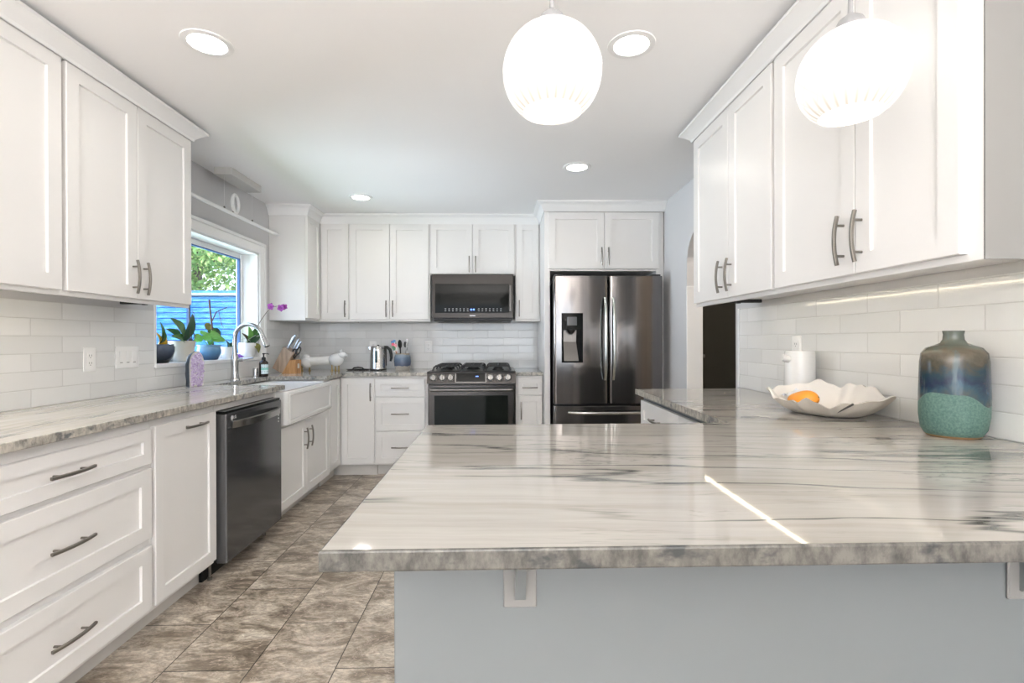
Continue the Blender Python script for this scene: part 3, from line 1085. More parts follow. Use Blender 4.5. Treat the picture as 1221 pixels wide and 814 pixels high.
def bracket(label, x):
    t = thing('counter_bracket', label, 'bracket', (x, .95, .684), 0, 'brackets under the peninsula top')
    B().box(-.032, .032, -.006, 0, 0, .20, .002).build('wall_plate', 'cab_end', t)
    B().box(-.020, .020, -.24, -.006, .192, .1995, .002).build('top_plate', 'cab_pen', t)
    b = B()
    prof = [(-.006, .018), (-.012, .018), (-.05, .09), (-.23, .178), (-.23, .192), (-.006, .192)]
    l = [b.bm.verts.new((-.010, y, z)) for y, z in prof]
    r = [b.bm.verts.new((.010, y, z)) for y, z in prof]
    b.bm.faces.new(l)
    b.bm.faces.new(r[::-1])
    for i in range(len(prof)):
        j = (i + 1) % len(prof)
        b.bm.faces.new((l[i], r[i], r[j], l[j]))
    b.build('gusset', 'cab_pen', t, smooth=0)
bracket('painted bracket under the peninsula top near its left end', .038)
bracket('painted bracket under the peninsula top at the right edge of the photo', 1.028)

# ------------------------------------------------------------------ countertops
def top(label, poly, mats, cut=None, name='countertop'):
    x0 = sum(p[0] for p in poly) / len(poly)
    y0 = sum(p[1] for p in poly) / len(poly)
    b = B()
    b.prism([(x - x0, y - y0) for x, y in poly], CB - CT, 0, 0, 1)
    bm = b.bm
    es = [e for e in bm.edges if abs(e.verts[0].co.z) < 1e-6 and abs(e.verts[1].co.z) < 1e-6 or (abs(e.verts[0].co.z - e.verts[1].co.z) < 1e-6)]
    bmesh.ops.bevel(bm, geom=es, offset=.0035, segments=2, profile=.5, affect='EDGES')
    bm.normal_update()
    for f in bm.faces:
        if f.normal.z < .985:
            f.material_index = 1
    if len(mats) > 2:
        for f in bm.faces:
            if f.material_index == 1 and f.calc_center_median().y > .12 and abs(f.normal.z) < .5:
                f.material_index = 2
    o = b.build(name, mats, None, (x0, y0, CT), smooth=18)
    return tag(o, label, 'countertop')
XCE = -1.372
YCB = 4.352
SY0, SY1 = 3.163, 4.006      # sink cut-out in Y
XSB = XF - .425
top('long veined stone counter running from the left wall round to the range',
    [(XL + TT, 1.225), (XCE, 1.225), (XCE, SY0 + .034), (XSB, SY0 + .034), (XSB, SY1 - .034), (XCE, SY1 - .034), (XCE, YCB), (-.632, YCB), (-.632, YB - TT), (XL + TT, YB - TT)], ['stoneY', 'edge_lit'])
top('short piece of stone counter between range and refrigerator', [(.142, YCB), (.384, YCB), (.384, YB - TT), (.142, YB - TT)], ['stoneX', 'edge_lit'])
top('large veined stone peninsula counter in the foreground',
    [(-.243, .667), (XR - TT, .667), (XR - TT, 2.822), (.778, 2.822), (.778, 1.652), (-.243, 1.652)], ['stoneX', 'edge', 'edge_lit'])

# ------------------------------------------------------------------ range
rg = thing('range', 'black stainless slide-in gas range between the white base cabinets', 'range', (-.245, 4.30, 0))
hwid = .378
B().box(-hwid, hwid, .03, .67, .09, .905, .002).build('body', 'black_steel', rg)
B().box(-hwid - .006, hwid + .006, .0, .675, .905, .926, .004, seg=2).build('cooktop', 'black_steel_h', rg)
b = B()
l = [(-.002, .800), (.04, .800), (.05, .92), (.022, .924), (.0, .900)]
vl = [b.bm.verts.new((-hwid - .006, y, z)) for y, z in [(-.012, .822), (.05, .822), (.05, .925), (.006, .925)]]
vr = [b.bm.verts.new((hwid + .006, v.co.y, v.co.z)) for v in vl]
b.bm.faces.new(vl)
b.bm.faces.new(vr[::-1])
for i in range(4):
    b.bm.faces.new((vl[i], vr[i], vr[(i + 1) % 4], vl[(i + 1) % 4]))
cp = b.build('control_panel', 'black_steel_h', rg, smooth=0)
tilt = math.atan2(.018, .103)
def on_panel(x, s):
    """point on the sloped control panel, s 0..1 up"""
    return Vector((x, -.012 + .018 * s, .822 + .103 * s))
rx = PI / 2 - tilt
b = B()
b.box(-.135, .135, -.045, .045, 0, .003, .002)
d = b.build('display', 'niche_steel', cp, on_panel(-.005, .5), (rx, 0, 0))
B().box(-.127, .127, -.038, .038, .003, .0045, .001).build('display_glass', 'black_gloss', cp, on_panel(-.005, .5), (rx, 0, 0))
MT['blue_led'] = glow('blue_digits', (.15, .30, 1), .9)
B().box(.042, .066, .006, .013, .0042, .005, .0002).build('clock_digits', 'blue_led', cp, on_panel(-.005, .5), (rx, 0, 0))
for k, x in enumerate((-.325, -.25, -.177, .166, .241, .316)):
    b = B()
    b.lathe([(.034, 0), (.034, .005), (.030, .008), (.027, .008), (.025, .032), (.022, .036), (.0, .036)], (0, 0, 0), 28)
    kb = b.build('knob', 'knob_steel', cp, on_panel(x, .47), (rx, 0, 0))
    B().box(-.004, .004, -.024, .024, .034, .044, .0015).build('knob_grip', 'nickel', kb)
dr = B().box(-hwid + .006, hwid - .006, -.028, .03, .19, .812, .006, seg=2).build('oven_door', 'black_steel', rg)
B().box(-.318, .318, -.0295, -.025, .30, .722, .004).build('oven_window', 'oven_glass', dr)
b = B()
b.tube([(-.350 + .7 * i / 10, -.070, .772) for i in range(11)], .013, 14)
for x in (-.325, .325):
    b.tube([(x, -.026, .772), (x, -.072, .772)], .010, 10, up=(1, 0, 0))
b.build('oven_handle', 'niche_steel', dr)
B().box(-hwid + .006, hwid - .006, -.024, .03, .06, .18, .005).build('warming_drawer', 'black_steel_h', rg)
# grates
for k, (x0, x1) in enumerate(((-.345, -.120), (-.112, .112), (.120, .345))):
    b = B()
    zt = .968
    rr = .0075
    sq = [(-rr, -rr), (rr, -rr), (rr, rr), (-rr, rr)]
    ya, yb_ = .06, .60
    outer = k != 1
    def loop(z, ins):
        return [(x0 + ins, ya + ins, z), (x1 - ins, ya + ins, z), (x1 - ins, yb_ - ins, z), (x0 + ins, yb_ - ins, z)]
    b.sweep(loop(zt, .028), sq, closed=True)
    xm, w2_ = (x0 + x1) / 2, (x1 - x0) / 2
    for yy in (.16, .27, .39, .50):
        b.sweep([(x0 + .028, yy, zt), (x1 - .028, yy, zt)], sq)
    b.sweep([(xm, ya + .028, zt), (xm, yb_ - .028, zt)], sq)
    for (xx, yy) in ((x0 + .028, ya + .028), (x1 - .028, ya + .028), (x0 + .028, yb_ - .028), (x1 - .028, yb_ - .028), (x0 + .028, .33), (x1 - .028, .33)):
        dx = -.024 if xx < xm else .024
        dy = -.02 if yy < .2 else (.02 if yy > .5 else 0)
        b.sweep([(xx, yy, zt), (xx + dx * .7, yy + dy * .6, zt - .012), (xx + dx, yy + dy, .927)], sq, (0, 1, 0))
    b.build('grate', 'iron', rg, smooth=0)
for (x, y, r) in ((-.232, .19, .042), (-.232, .47, .036), (0, .33, .05), (.232, .19, .042), (.232, .47, .036)):
    B().lathe([(r * 1.25, 0), (r * 1.2, .008), (r, .010), (r, .020), (r * .9, .024), (0, .024)], (x, y, .926), 28).build('burner', 'iron', rg)

# ------------------------------------------------------------------ microwave
mwv = thing('microwave', 'black over-the-range microwave under the short cabinet', 'microwave', (-.249, 4.575, 1.372))
B().box(-.372, .372, .03, .40, .012, .434, .003).build('case', 'black', mwv)
md = B().box(-.376, .376, 0, .03, .028, .434, .004, seg=2).build('door', 'black_steel_h', mwv)
B().box(-.346, .338, -.0015, .004, .075, .345, .003).build('door_glass', 'black_gloss', md)
B().box(.338, .360, -.022, .004, .085, .335, .004).build('door_handle', 'black_steel', md)
b = B()
for r_ in range(2):
    for i in range(16):
        if 7 <= i <= 8:
            continue
        x = -.255 + .034 * i
        b.box(x, x + .014, -.0022, -.001, .094 + .018 * r_, .098 + .018 * r_)
b.build('key_print', 'mark', md, smooth=0)
for x in (-.012, .012):
    B().box(x - .008, x + .008, -.0023, -.001, .099, .115, .0004).build('clock_digit', 'blue_led', md)
B().box(-.026, .026, -.0008, .001, .046, .056, .0003).build('brand_print', 'mark', md)
b = B()
b.box(-.36, .36, .02, .39, 0, .012, .003)
for x in (-.15, .15):
    b.box(x - .12, x + .12, .08, .33, -.004, 0, .001)
b.build('vent_base', 'black', mwv)

# ------------------------------------------------------------------ refrigerator
fr = thing('refrigerator', 'black stainless french door refrigerator with water dispenser', 'refrigerator', (.895, 4.045, 0))
FW = .449
B().box(-.432, .432, .075, .74, .03, 1.70, .004).build('body', 'black', fr)
def curved_door(x0, x1, z0, z1, t=.075, bulge=.012, hole=None):
    b = B()
    n = 16
    cols = []
    for i in range(n + 1):
        s = i / n
        x = x0 + (x1 - x0) * s
        e = min(s, 1 - s) * (x1 - x0)
        y = -bulge * (1 - (2 * s - 1) ** 2) + (.012 * (1 - e / .014) ** 2 if e < .014 else 0)
        cols.append((x, y))
    # extra columns near the rounded edges
    xs = sorted(set([x0, x0 + .004, x0 + .009, x0 + .014, x1 - .014, x1 - .009, x1 - .004, x1] + [c[0] for c in cols[1:-1]] + ([hole[0], hole[1]] if hole else [])))
    def yy(x):
        s = (x - x0) / (x1 - x0)
        e = min(x - x0, x1 - x)
        return -bulge * (1 - (2 * s - 1) ** 2) + (.012 * (1 - e / .014) ** 2 if e < .014 else 0)
    zs = [z0, z0 + .003] + ([hole[2], hole[3]] if hole else []) + [z1 - .003, z1]
    V = [[b.bm.verts.new((x, yy(x) + (.003 if z in (z0, z1) else 0), z)) for z in zs] for x in xs]
    W = [[b.bm.verts.new((x, t, z)) for z in (z0, z1)] for x in xs]
    for i in range(len(xs) - 1):
        for j in range(len(zs) - 1):
            if hole and xs[i] >= hole[0] - 1e-6 and xs[i + 1] <= hole[1] + 1e-6 and zs[j] >= hole[2] - 1e-6 and zs[j + 1] <= hole[3] + 1e-6:
                continue
            b.bm.faces.new((V[i][j], V[i + 1][j], V[i + 1][j + 1], V[i][j + 1]))
        b.bm.faces.new((W[i][0], W[i][1], W[i + 1][1], W[i + 1][0]))
        b.bm.faces.new((V[i][0], W[i][0], W[i + 1][0], V[i + 1][0]))
        b.bm.faces.new((V[i][-1], V[i + 1][-1], W[i + 1][1], W[i][1]))
    for i in (0, -1):
        f = [V[i][j] for j in range(len(zs))] + [W[i][1], W[i][0]]
        b.bm.faces.new(f)
    return b
zs0, zs1 = 1.012, 1.415
hx0, hx1 = -.386, -.213
ld = curved_door(-FW, -.003, .672, 1.722, hole=(hx0, hx1, zs0, zs1)).build('door', 'fridge', fr, smooth=30)
rd = curved_door(.006, FW, .672, 1.722).build('door', 'fridge', fr, smooth=30)
dd = curved_door(-FW, FW, .06, .655).build('freezer_drawer', 'fridge', fr, smooth=30)
# dispenser niche (deeper than the door skin, inside the door)
b = B()
b.box(hx0 - .001, hx0 + .012, -.012, .07, zs0, zs1)
b.box(hx1 - .012, hx1 + .001, -.012, .07, zs0, zs1)
b.box(hx0, hx1, .062, .072, zs0, zs1)
b.box(hx0, hx1, -.012, .07, zs0 - .001, zs0 + .012)
b.box(hx0, hx1, -.013, .07, 1.282, zs1 + .001)
dsp = b.build('dispenser', 'black_gloss', ld, smooth=0)
MT['screen'] = plain('dispenser_screen', (.05, .055, .06), .12, vary=.2)
B().box(-.340, -.262, -.0145, -.0125, 1.315, 1.385, .001).build('dispenser_screen', 'screen', dsp)
b = B()
v = [b.bm.verts.new(p) for p in ((-.366, .0, zs0 + .012), (-.246, .0, zs0 + .012), (-.259, .055, 1.18), (-.364, .055, 1.18), (-.364, .0615, 1.28), (-.255, .0615, 1.28))]
b.bm.faces.new((v[0], v[1], v[2], v[3]))
b.bm.faces.new((v[3], v[2], v[5], v[4]))
b.build('dispenser_back', 'niche_steel', dsp, smooth=0, recalc=False)
b = B()
b.lathe([(.034, 0), (.034, -.012), (.020, -.03), (.012, -.036), (0, -.036)], (-.305, .02, 1.283), 20)
b.build('dispenser_spout', 'black', dsp)
for o_, x, s in ((ld, -.032, -1), (rd, .036, 1)):
    b = B()
    pts = []
    for i in range(17):
        t_ = -1 + 2 * i / 16
        pts.append((x, -.016 - .050 * (1 - t_ ** 4) - .004, 1.205 + .335 * t_))
    b.sweep(pts, [(.012 * math.cos(2 * PI * k / 12), .008 * math.sin(2 * PI * k / 12)) for k in range(12)], (0, 1, 0))
    b.build('door_handle', 'fridge_handle', o_)
b = B()
pts = []
for i in range(17):
    t_ = -1 + 2 * i / 16
    pts.append((.0 + .335 * t_, -.016 - .046 * (1 - t_ ** 4) - .004, .602))
b.sweep(pts, [(.008 * math.cos(2 * PI * k / 12), .012 * math.sin(2 * PI * k / 12)) for k in range(12)], (0, 0, 1))
b.build('drawer_handle', 'fridge_handle', dd)
b = B()
for x in (-.405, .405):
    b.box(x - .035, x + .035, .02, .12, 1.722, 1.738, .004)
b.build('hinge_cover', 'black', fr)
B().box(-.44, .44, .05, .09, .0, .055, .003).build('kick_grille', 'black', fr)

# ------------------------------------------------------------------ lamps
def recessed(label, x, y):
    t = thing('recessed_ceiling_light', label, 'ceiling light', (x, y, ZC), 0, 'recessed ceiling lights')
    B().lathe([(.066, -.001), (.070, -.006), (.092, -.004), (.094, 0)], (0, 0, 0), 40, cap=False).build('trim_ring', 'trim', t)
    B().lathe([(.067, -.0035), (0, -.0035)], (0, 0, 0), 40, cap=False).build('lens', 'rec', t, recalc=False)
    l = area_light('recessed_lamp', (0, 0, -.012), (0, 0, -1), .13, .13, LAMP_W, (1, .93, .84), 'DISK', 165)
    l.parent = t
recessed('round recessed ceiling light above the left counter, nearest on the left', -1.149, 1.985)
recessed('round recessed ceiling light just right of the hanging globe', .528, 1.96)
recessed('round recessed ceiling light in front of the refrigerator', .529, 3.35)
recessed('round recessed ceiling light before the back corner cabinets', -1.134, 4.086)

def shade_mat():
    m, nt, bs = new_mat('lit_patterned_opal_glass')
    t = N(nt, 'ShaderNodeTexCoord')
    s = N(nt, 'ShaderNodeSeparateXYZ')
    nt.links.new(t.outputs['Object'], s.inputs[0])
    ang = mathn(nt, 'ARCTAN2', s.outputs['Y'], s.outputs['X'])
    k = 12 / (2 * PI)
    def lines(sign):
        u = mathn(nt, 'ADD', mathn(nt, 'MULTIPLY', ang, k), mathn(nt, 'MULTIPLY', s.outputs['Z'], 17 * sign))
        f = mathn(nt, 'ABSOLUTE', mathn(nt, 'SUBTRACT', mathn(nt, 'FRACT', u), .5))
        return ramp(nt, f, [(0, 1), (.07, 0)])
    g = mathn(nt, 'MAXIMUM', lines(1), lines(-1))
    # pleats gathering round the bottom opening
    fl = mathn(nt, 'ABSOLUTE', mathn(nt, 'SUBTRACT', mathn(nt, 'FRACT', mathn(nt, 'MULTIPLY', ang, 26 / (2 * PI))), .5))
    low = ramp(nt, mathn(nt, 'ADD', mathn(nt, 'MULTIPLY', s.outputs['Z'], 5), .5), [(.06, 1), (.30, 0)])
    pleat = mathn(nt, 'MULTIPLY', ramp(nt, fl, [(.05, 1), (.28, 0)]), low)
    g = mathn(nt, 'MAXIMUM', mathn(nt, 'MULTIPLY', g, .55), pleat)
    bs.inputs['Base Color'].default_value = (.22, .21, .20, 1)
    bs.inputs['Roughness'].default_value = .25
    nt.links.new(mixc(nt, g, (1, .975, .94), (.62, .52, .40)), bs.inputs['Emission Color'])
    bs.inputs['Emission Strength'].default_value = PENDANT_E
    bump(nt, bs, g, -.5, .003)
    return m
MT['shade'] = shade_mat()
def pendant(label, x, y, z, sc=1.0):
    t = thing('pendant_lamp', label, 'pendant lamp', (x, y, z), 0, 'globe pendant lamps over the peninsula')
    prof = []
    Rr, Hh = .116 * sc, .112 * sc
    for i in range(25):
        a = -PI / 2 + .60 + (PI - .60 - .30) * i / 24
        prof.append((Rr * math.cos(a) ** .92, Hh * math.sin(a) + (.010 * sc if a < 0 else 0) * 0))
    b = B()
    b.lathe(prof, (0, 0, 0), 48, cap=False)
    b.build('glass_shade', 'shade', t)
    B().lathe([(prof[0][0] - .001, prof[0][1] + .0005), (0, prof[0][1] + .0005)], (0, 0, 0), 48, cap=False).build('lower_diffuser', 'pend', t)
    top_z = prof[-1][1]
    B().lathe([(prof[-1][0] + .002, top_z - .004), (.033 * sc, top_z + .012), (.026 * sc, top_z + .026), (.012 * sc, top_z + .036), (.006, top_z + .042), (.005, top_z + .075), (0, top_z + .075)], (0, 0, 0), 28).build('cap', 'grey_metal', t)
    b = B()
    b.tube([(0, 0, top_z + .07), (0, 0, ZC - z - .02)], .004, 10)
    b.build('cord', 'grey_metal', t)
    B().lathe([(0, ZC - z - .03), (.03, ZC - z - .028), (.06, ZC - z - .01), (.062, ZC - z)], (0, 0, 0), 32).build('ceiling_canopy', 'grey_metal', t)
pendant('white glass globe pendant hanging near the middle of the ceiling', .125, 1.16, 1.822)
pendant('white glass globe pendant hanging before the right wall cabinets', .838, 1.16, 1.822)

MT['canopy'] = plain('light_grey_canopy', (.58, .57, .55), .45, vary=.05, scale=30)
t = thing('linear_pendant_lamp', 'thin white tube lamp with a ring hung from the ceiling before the window', 'pendant lamp', (-1.865, 3.60, ZC))
b = B()
b.box(-.060, .060, -.21, .21, -.05, 0, .003)
b.build('ceiling_canopy', 'canopy', t)
b = B()
zt = 2.085 - ZC
b.tube([(0, -.62, zt), (0, .61, zt)], .012, 12)
b.build('tube', 'trim', t)
b = B()
b.tube([(-.0085 * math.cos(2 * PI * i / 40), -.05 + .056 * math.cos(2 * PI * i / 40), zt + .080 + .060 * math.sin(2 * PI * i / 40)) for i in range(40)], .012, 10, up=(1, 0, 0), closed=True)
b.build('ring', 'trim', t)
b = B()
for y in (-.19, .19):
    b.tube([(0, y, zt), (0, y, -.05)], .0007, 6, up=(1, 0, 0))
b.build('wire', 'trim', t)
b = B()
for y in (-.19, -.08, .19):
    b.lathe([(.006, 0), (.006, .016), (.003, .02), (0, .02)], (0, y, zt + .006), 12)
b.build('clamp', 'nickel', t)

# ------------------------------------------------------------------ wall plates
def outlet(label, loc, rz, slots=True):
    t = thing('wall_outlet', label, 'outlet', loc, rz, 'white outlet plates')
    B().box(-.036, .036, -.006, 0, -.058, .058, .003, seg=2).build('plate', 'plastic', t)
    b = B()
    b.box(-.0165, .0165, -.0075, -.005, -.033, .033, .001)
    b.build('receptacle', 'plastic', t)
    b = B()
    for zc in (-.018, .018):
        b.box(-.0075, -.0055, -.0079, -.007, zc - .003, zc + .006)
        b.box(.0055, .0075, -.0079, -.007, zc - .003, zc + .006)
        b.lathe([(.0024, 0), (.0024, .0009), (0, .0009)], (0, 0, 0), 10) if False else b.box(-.002, .002, -.0079, -.007, zc - .011, zc - .007)
    b.build('slots', 'slot', t, smooth=0)
outlet('white outlet plate on the back tile behind the kettle', (-1.262, YB - TT, 1.133), ROT_B)
outlet('white outlet plate on the back tile right of the utensil crock', (-.712, YB - TT, 1.131), ROT_B)
outlet('white outlet plate on the left tile beside the wide switch plate', (XL + TT, 2.452, 1.107), ROT_L)
outlet('white outlet plate on the right tile above the white canister', (XR - TT, 2.305, 1.155), ROT_R)
t = thing('switch_plate', 'wide white plate with three rocker switches left of the window', 'switch', (XL + TT, 2.695, 1.111), ROT_L)
B().box(-.082, .082, -.006, 0, -.058, .058, .003, seg=2).build('plate', 'plastic', t)
for x in (-.046, 0, .046):
    r_ = B().box(-.0165, .0165, -.0085, -.005, -.033, .033, .0012).build('rocker', 'plastic', t, (x, 0, 0), (R(3), 0, 0))
    B().box(-.009, .009, -.0092, -.008, -.029, -.026).build('slider', 'slot', r_, smooth=0)

# ------------------------------------------------------------------ sink side things
f = thing('kitchen_faucet', 'brushed steel gooseneck faucet behind the farmhouse sink', 'faucet', (-1.90, 3.60, CT), -.12)
B().lathe([(.032, 0), (.032, .006), (.029, .012), (.026, .03), (.0235, .09), (.026, .13), (.024, .16), (.0165, .19), (.0145, .215), (0, .215)], (0, 0, 0), 28).build('body', 'chrome', f)
b = B()
pts = [(0, 0, .20), (0, 0, .27)]
for i in range(1, 15):
    a = PI - PI * .90 * i / 14
    pts.append((.105 + .105 * math.cos(a), 0, .300 + .100 * math.sin(a)))
b.tube(pts, .0145, 16, up=(0, 1, 0))
e = Vector(pts[-1])
dv = (e - Vector(pts[-2])).normalized()
b.build('neck', 'chrome', f)
b = B()
b.tube([e - dv * .002, e + dv * .03, e + dv * .085, e + dv * .098], .0165, 18, up=(0, 1, 0), scales=[.95, 1.0, 1.32, 1.28])
hd = b.build('spray_head', 'chrome', f)
B().tube([e + dv * .0975, e + dv * .101], .016, 18, up=(0, 1, 0)).build('aerator', 'black', hd)
b = B()
b.tube([(.015, .008, .145), (.045, .018, .146)], .013, 14, up=(0, 0, 1))
b.tube([(.042, .017, .146), (.075, .026, .152), (.118, .035, .158)], .006, 10, up=(0, 0, 1), scales=[1.1, .9, .8])
b.build('lever', 'chrome', f)

t = thing('air_gap_cap', 'small brushed steel cylinder on the counter beside the soap bottle', 'air gap', (-1.905, 3.91, CT))
B().lathe([(.027, 0), (.027, .004), (.019, .006), (.019, .065), (.017, .07), (0, .07)], (0, 0, 0), 24).build('cap', 'chrome', t)
B().box(.0185, .0196, -.007, .007, .03, .042).build('vent_slot', 'black', t)

MT['amber'] = plain('dark_amber_plastic', (.022, .014, .010), .12, vary=.2)
def label_mat():
    m, nt, bs = new_mat('soap_label')
    t = N(nt, 'ShaderNodeTexCoord')
    s = N(nt, 'ShaderNodeSeparateXYZ')
    nt.links.new(t.outputs['Object'], s.inputs[0])
    z = s.outputs['Z']
    fr_ = mathn(nt, 'FRACT', mathn(nt, 'MULTIPLY', z, 55))
    n = noise(nt, coords(nt, (1, 1, .02)), 220, 2)
    ln = mathn(nt, 'MULTIPLY', mathn(nt, 'LESS_THAN', fr_, .35), mathn(nt, 'GREATER_THAN', n, .47))
    band = mathn(nt, 'LESS_THAN', mathn(nt, 'ABSOLUTE', mathn(nt, 'SUBTRACT', z, .062)), .008)
    c = mixc(nt, mathn(nt, 'MULTIPLY', ln, .7), (.72, .84, .86), (.12, .22, .22))
    nt.links.new(mixc(nt, band, c, (.25, .62, .55)), bs.inputs['Base Color'])
    bs.inputs['Roughness'].default_value = .5
    return m
MT['label'] = label_mat()
s = thing('soap_bottle', 'dark amber pump soap bottle with a pale label behind the sink', 'soap bottle', (-1.862, 3.955, CT), .5)
B().lathe([(.030, 0), (.034, .004), (.034, .105), (.030, .118), (.016, .128), (.013, .132), (.013, .136), (0, .136)], (0, 0, 0), 28).build('bottle', 'amber', s)
b = B()
n = 20
rg1 = [(.0345 * math.cos(-2.2 + 3.6 * i / n), .0345 * math.sin(-2.2 + 3.6 * i / n)) for i in range(n + 1)]
for i in range(n):
    v = [b.bm.verts.new(p) for p in ((*rg1[i], .022), (*rg1[i + 1], .022), (*rg1[i + 1], .098), (*rg1[i], .098))]
    b.bm.faces.new(v)
bmesh.ops.remove_doubles(b.bm, verts=b.bm.verts[:], dist=1e-6)
b.build('label', 'label', s)
b = B()
b.lathe([(.016, .132), (.016, .150), (.009, .154), (.005, .156), (.005, .175), (.010, .176), (.010, .184), (0, .186)], (0, 0, 0), 20)
b.sweep([(0, 0, .181), (.02, -.004, .182), (.038, -.008, .176)], [(-.005, -.003), (.005, -.003), (.005, .003), (-.005, .003)])
b.build('pump', 'black', s)

# amethyst half geode
MT['rind'] = plain('geode_rind', (.055, .075, .10), .45, vary=.5, scale=18, bmp=.3)
MT['agate'] = plain('pale_agate_band', (.62, .60, .57), .4, vary=.12, scale=30)
def crystal_mat():
    m, nt, bs = new_mat('amethyst_crystals')
    v = N(nt, 'ShaderNodeTexVoronoi')
    v.inputs['Scale'].default_value = 90
    nt.links.new(coords(nt), v.inputs['Vector'])
    nt.links.new(mixc(nt, v.outputs['Color'], (.42, .30, .55), (.80, .72, .86)), bs.inputs['Base Color'])
    bs.inputs['Roughness'].default_value = .15
    return m
MT['amethyst'] = crystal_mat()
g = thing('amethyst_geode', 'tall half geode with grey rind and pale purple crystals on the left counter', 'geode', (-1.885, 3.13, CT), 1.42)
# rind: half dome tube behind the cut face; face looks along local +x... -y
b = B()
HG = .218
def geo_w(z):
    s_ = z / HG
    return .062 * (1 - max(0, (s_ - .55) / .45) ** 2.2) ** .5 * (1 - .08 * (1 - s_)) + .002
rows = []
nz, na = 22, 14
for i in range(nz + 1):
    z = HG * i / nz
    w = geo_w(min(z, HG * .995))
    row = []
    for j in range(na + 1):
        a = PI * j / na
        wob = 1 + .05 * math.sin(7 * a + 11 * z / HG) + .04 * math.sin(23 * z / HG)
        row.append(b.bm.verts.new((w * math.cos(a), w * .95 * math.sin(a) * wob, z)))
    rows.append(row)
for i in range(nz):
    for j in range(na):
        b.bm.faces.new((rows[i][j], rows[i][j + 1], rows[i + 1][j + 1], rows[i + 1][j]))
b.bm.faces.new(rows[0])
b.bm.faces.new(rows[-1])
# close the cut face with the agate rim
fr_in = []
for i in range(nz):
    q = b.bm.faces.new((rows[i][0], rows[i + 1][0], rows[i + 1][-1], rows[i][-1]))
    q.material_index = 1
b.build('rind', ['rind', 'agate'], g, smooth=50)
b = B()
rnd = random.Random(5)
for k in range(320):
    z = HG * (.03 + .90 * rnd.random())
    w = geo_w(z) - .012
    if w < .004:
        continue
    x = (rnd.random() * 2 - 1) * w
    r_ = .0035 + .004 * rnd.random()
    p = Vector((x, -.001, z))
    d = Vector((rnd.gauss(0, .35), -1, rnd.gauss(0, .35))).normalized()
    b.tube([p, p + d * r_ * 1.1, p + d * r_ * 2.0], r_, 6, scales=[1, 1, .05], up=(0, 0, 1) if abs(d.z) < .9 else (1, 0, 0))
b.build('crystals', 'amethyst', g, smooth=0)

# ------------------------------------------------------------------ knife block
MT['oak'] = wood('honey_wood', (.36, .17, .06), (.62, .34, .14))
MT['oak_d'] = wood('greyed_wood', (.30, .22, .16), (.52, .38, .27))
MT['handle_steel'] = brushed('knife_handle_steel', (.50, .54, .60), .25, (30, 30, 3))
kb_loc, kb_rz = Vector((-1.845, 4.34, CT)), -.10
kb = thing('knife_block', 'slanted honey coloured wooden knife block in the back corner', 'knife block', kb_loc, kb_rz)
LEAN = .50          # lean of the tall block from vertical
b = B()
def slab(b, prof, y0, y1):
    l = [b.bm.verts.new((x, y0, z)) for x, z in prof]
    r = [b.bm.verts.new((x, y1, z)) for x, z in prof]
    b.bm.faces.new(l)
    b.bm.faces.new(r[::-1])
    n = len(prof)
    for i in range(n):
        b.bm.faces.new((l[i], r[i], r[(i + 1) % n], l[(i + 1) % n]))
    return b
axis_ = Vector((math.sin(LEAN), 0, math.cos(LEAN)))
perp = Vector((math.cos(LEAN), 0, -math.sin(LEAN)))
o0 = Vector((-.105, 0, .048))
c0, c1, c2, c3 = o0, o0 + axis_ * .205, o0 + axis_ * .205 + perp * .105, o0 + perp * .098
slab(b, [(c0.x, c0.z), (c3.x, max(0, c3.z)), (c2.x, c2.z), (c1.x, c1.z)], -.048, .048)
b.build('tall_block', 'oak_d', kb, smooth=0)
b = B()
slab(b, [(-.018, 0), (.104, 0), (.104, .118), (.052, .118)], -.048, .048)
b.build('front_block', 'oak', kb, smooth=0)
B().box(.1040, .1052, -.016, .016, .045, .085).build('maker_plate', 'agate', kb, smooth=0)
rotk = Matrix.Rotation(kb_rz, 4, 'Z')
def knife(label, u, y, L, w, name='kitchen_knife', cat='knife'):
    """u along the slanted top of the tall block"""
    p = o0 + axis_ * .2055 + perp * u
    base = kb_loc + rotk @ Vector((p.x, y, p.z))
    t = thing(name, label, cat, base, kb_rz, 'steel handled knives in the block')
    b = B()
    pts = [axis_ * .0, axis_ * L * .35, axis_ * L * .8, axis_ * L]
    b.sweep(pts, [(-w * .55, -w), (w * .55, -w), (w * .7, 0), (w * .55, w), (-w * .55, w), (-w * .7, 0)], (0, 1, 0), scales=[.85, 1.0, 1.1, .9])
    b.build('handle', 'handle_steel', t)
    B().sweep([axis_ * .0005, axis_ * .006], [(-w * .7, -w * 1.1), (w * .7, -w * 1.1), (w * .7, w * 1.1), (-w * .7, w * 1.1)], (0, 1, 0)).build('bolster', 'nickel', t)
knife('steel handled knife at the far left of the block, the tallest', .016, .024, .125, .011)
knife('steel handled knife beside the tallest one in the block', .030, -.022, .120, .011)
knife('steel handled knife in the middle of the block top', .058, .022, .108, .010)
knife('short steel handled knife above the scissors, left of the pair', .085, .026, .098, .009)
knife('short steel handled knife above the scissors, right of the pair', .094, -.004, .092, .009)
p = Vector((.072, -.018, .1255))
t = thing('kitchen_scissors', 'black handled scissors stuck in the front of the knife block', 'scissors', kb_loc + rotk @ p, kb_rz)
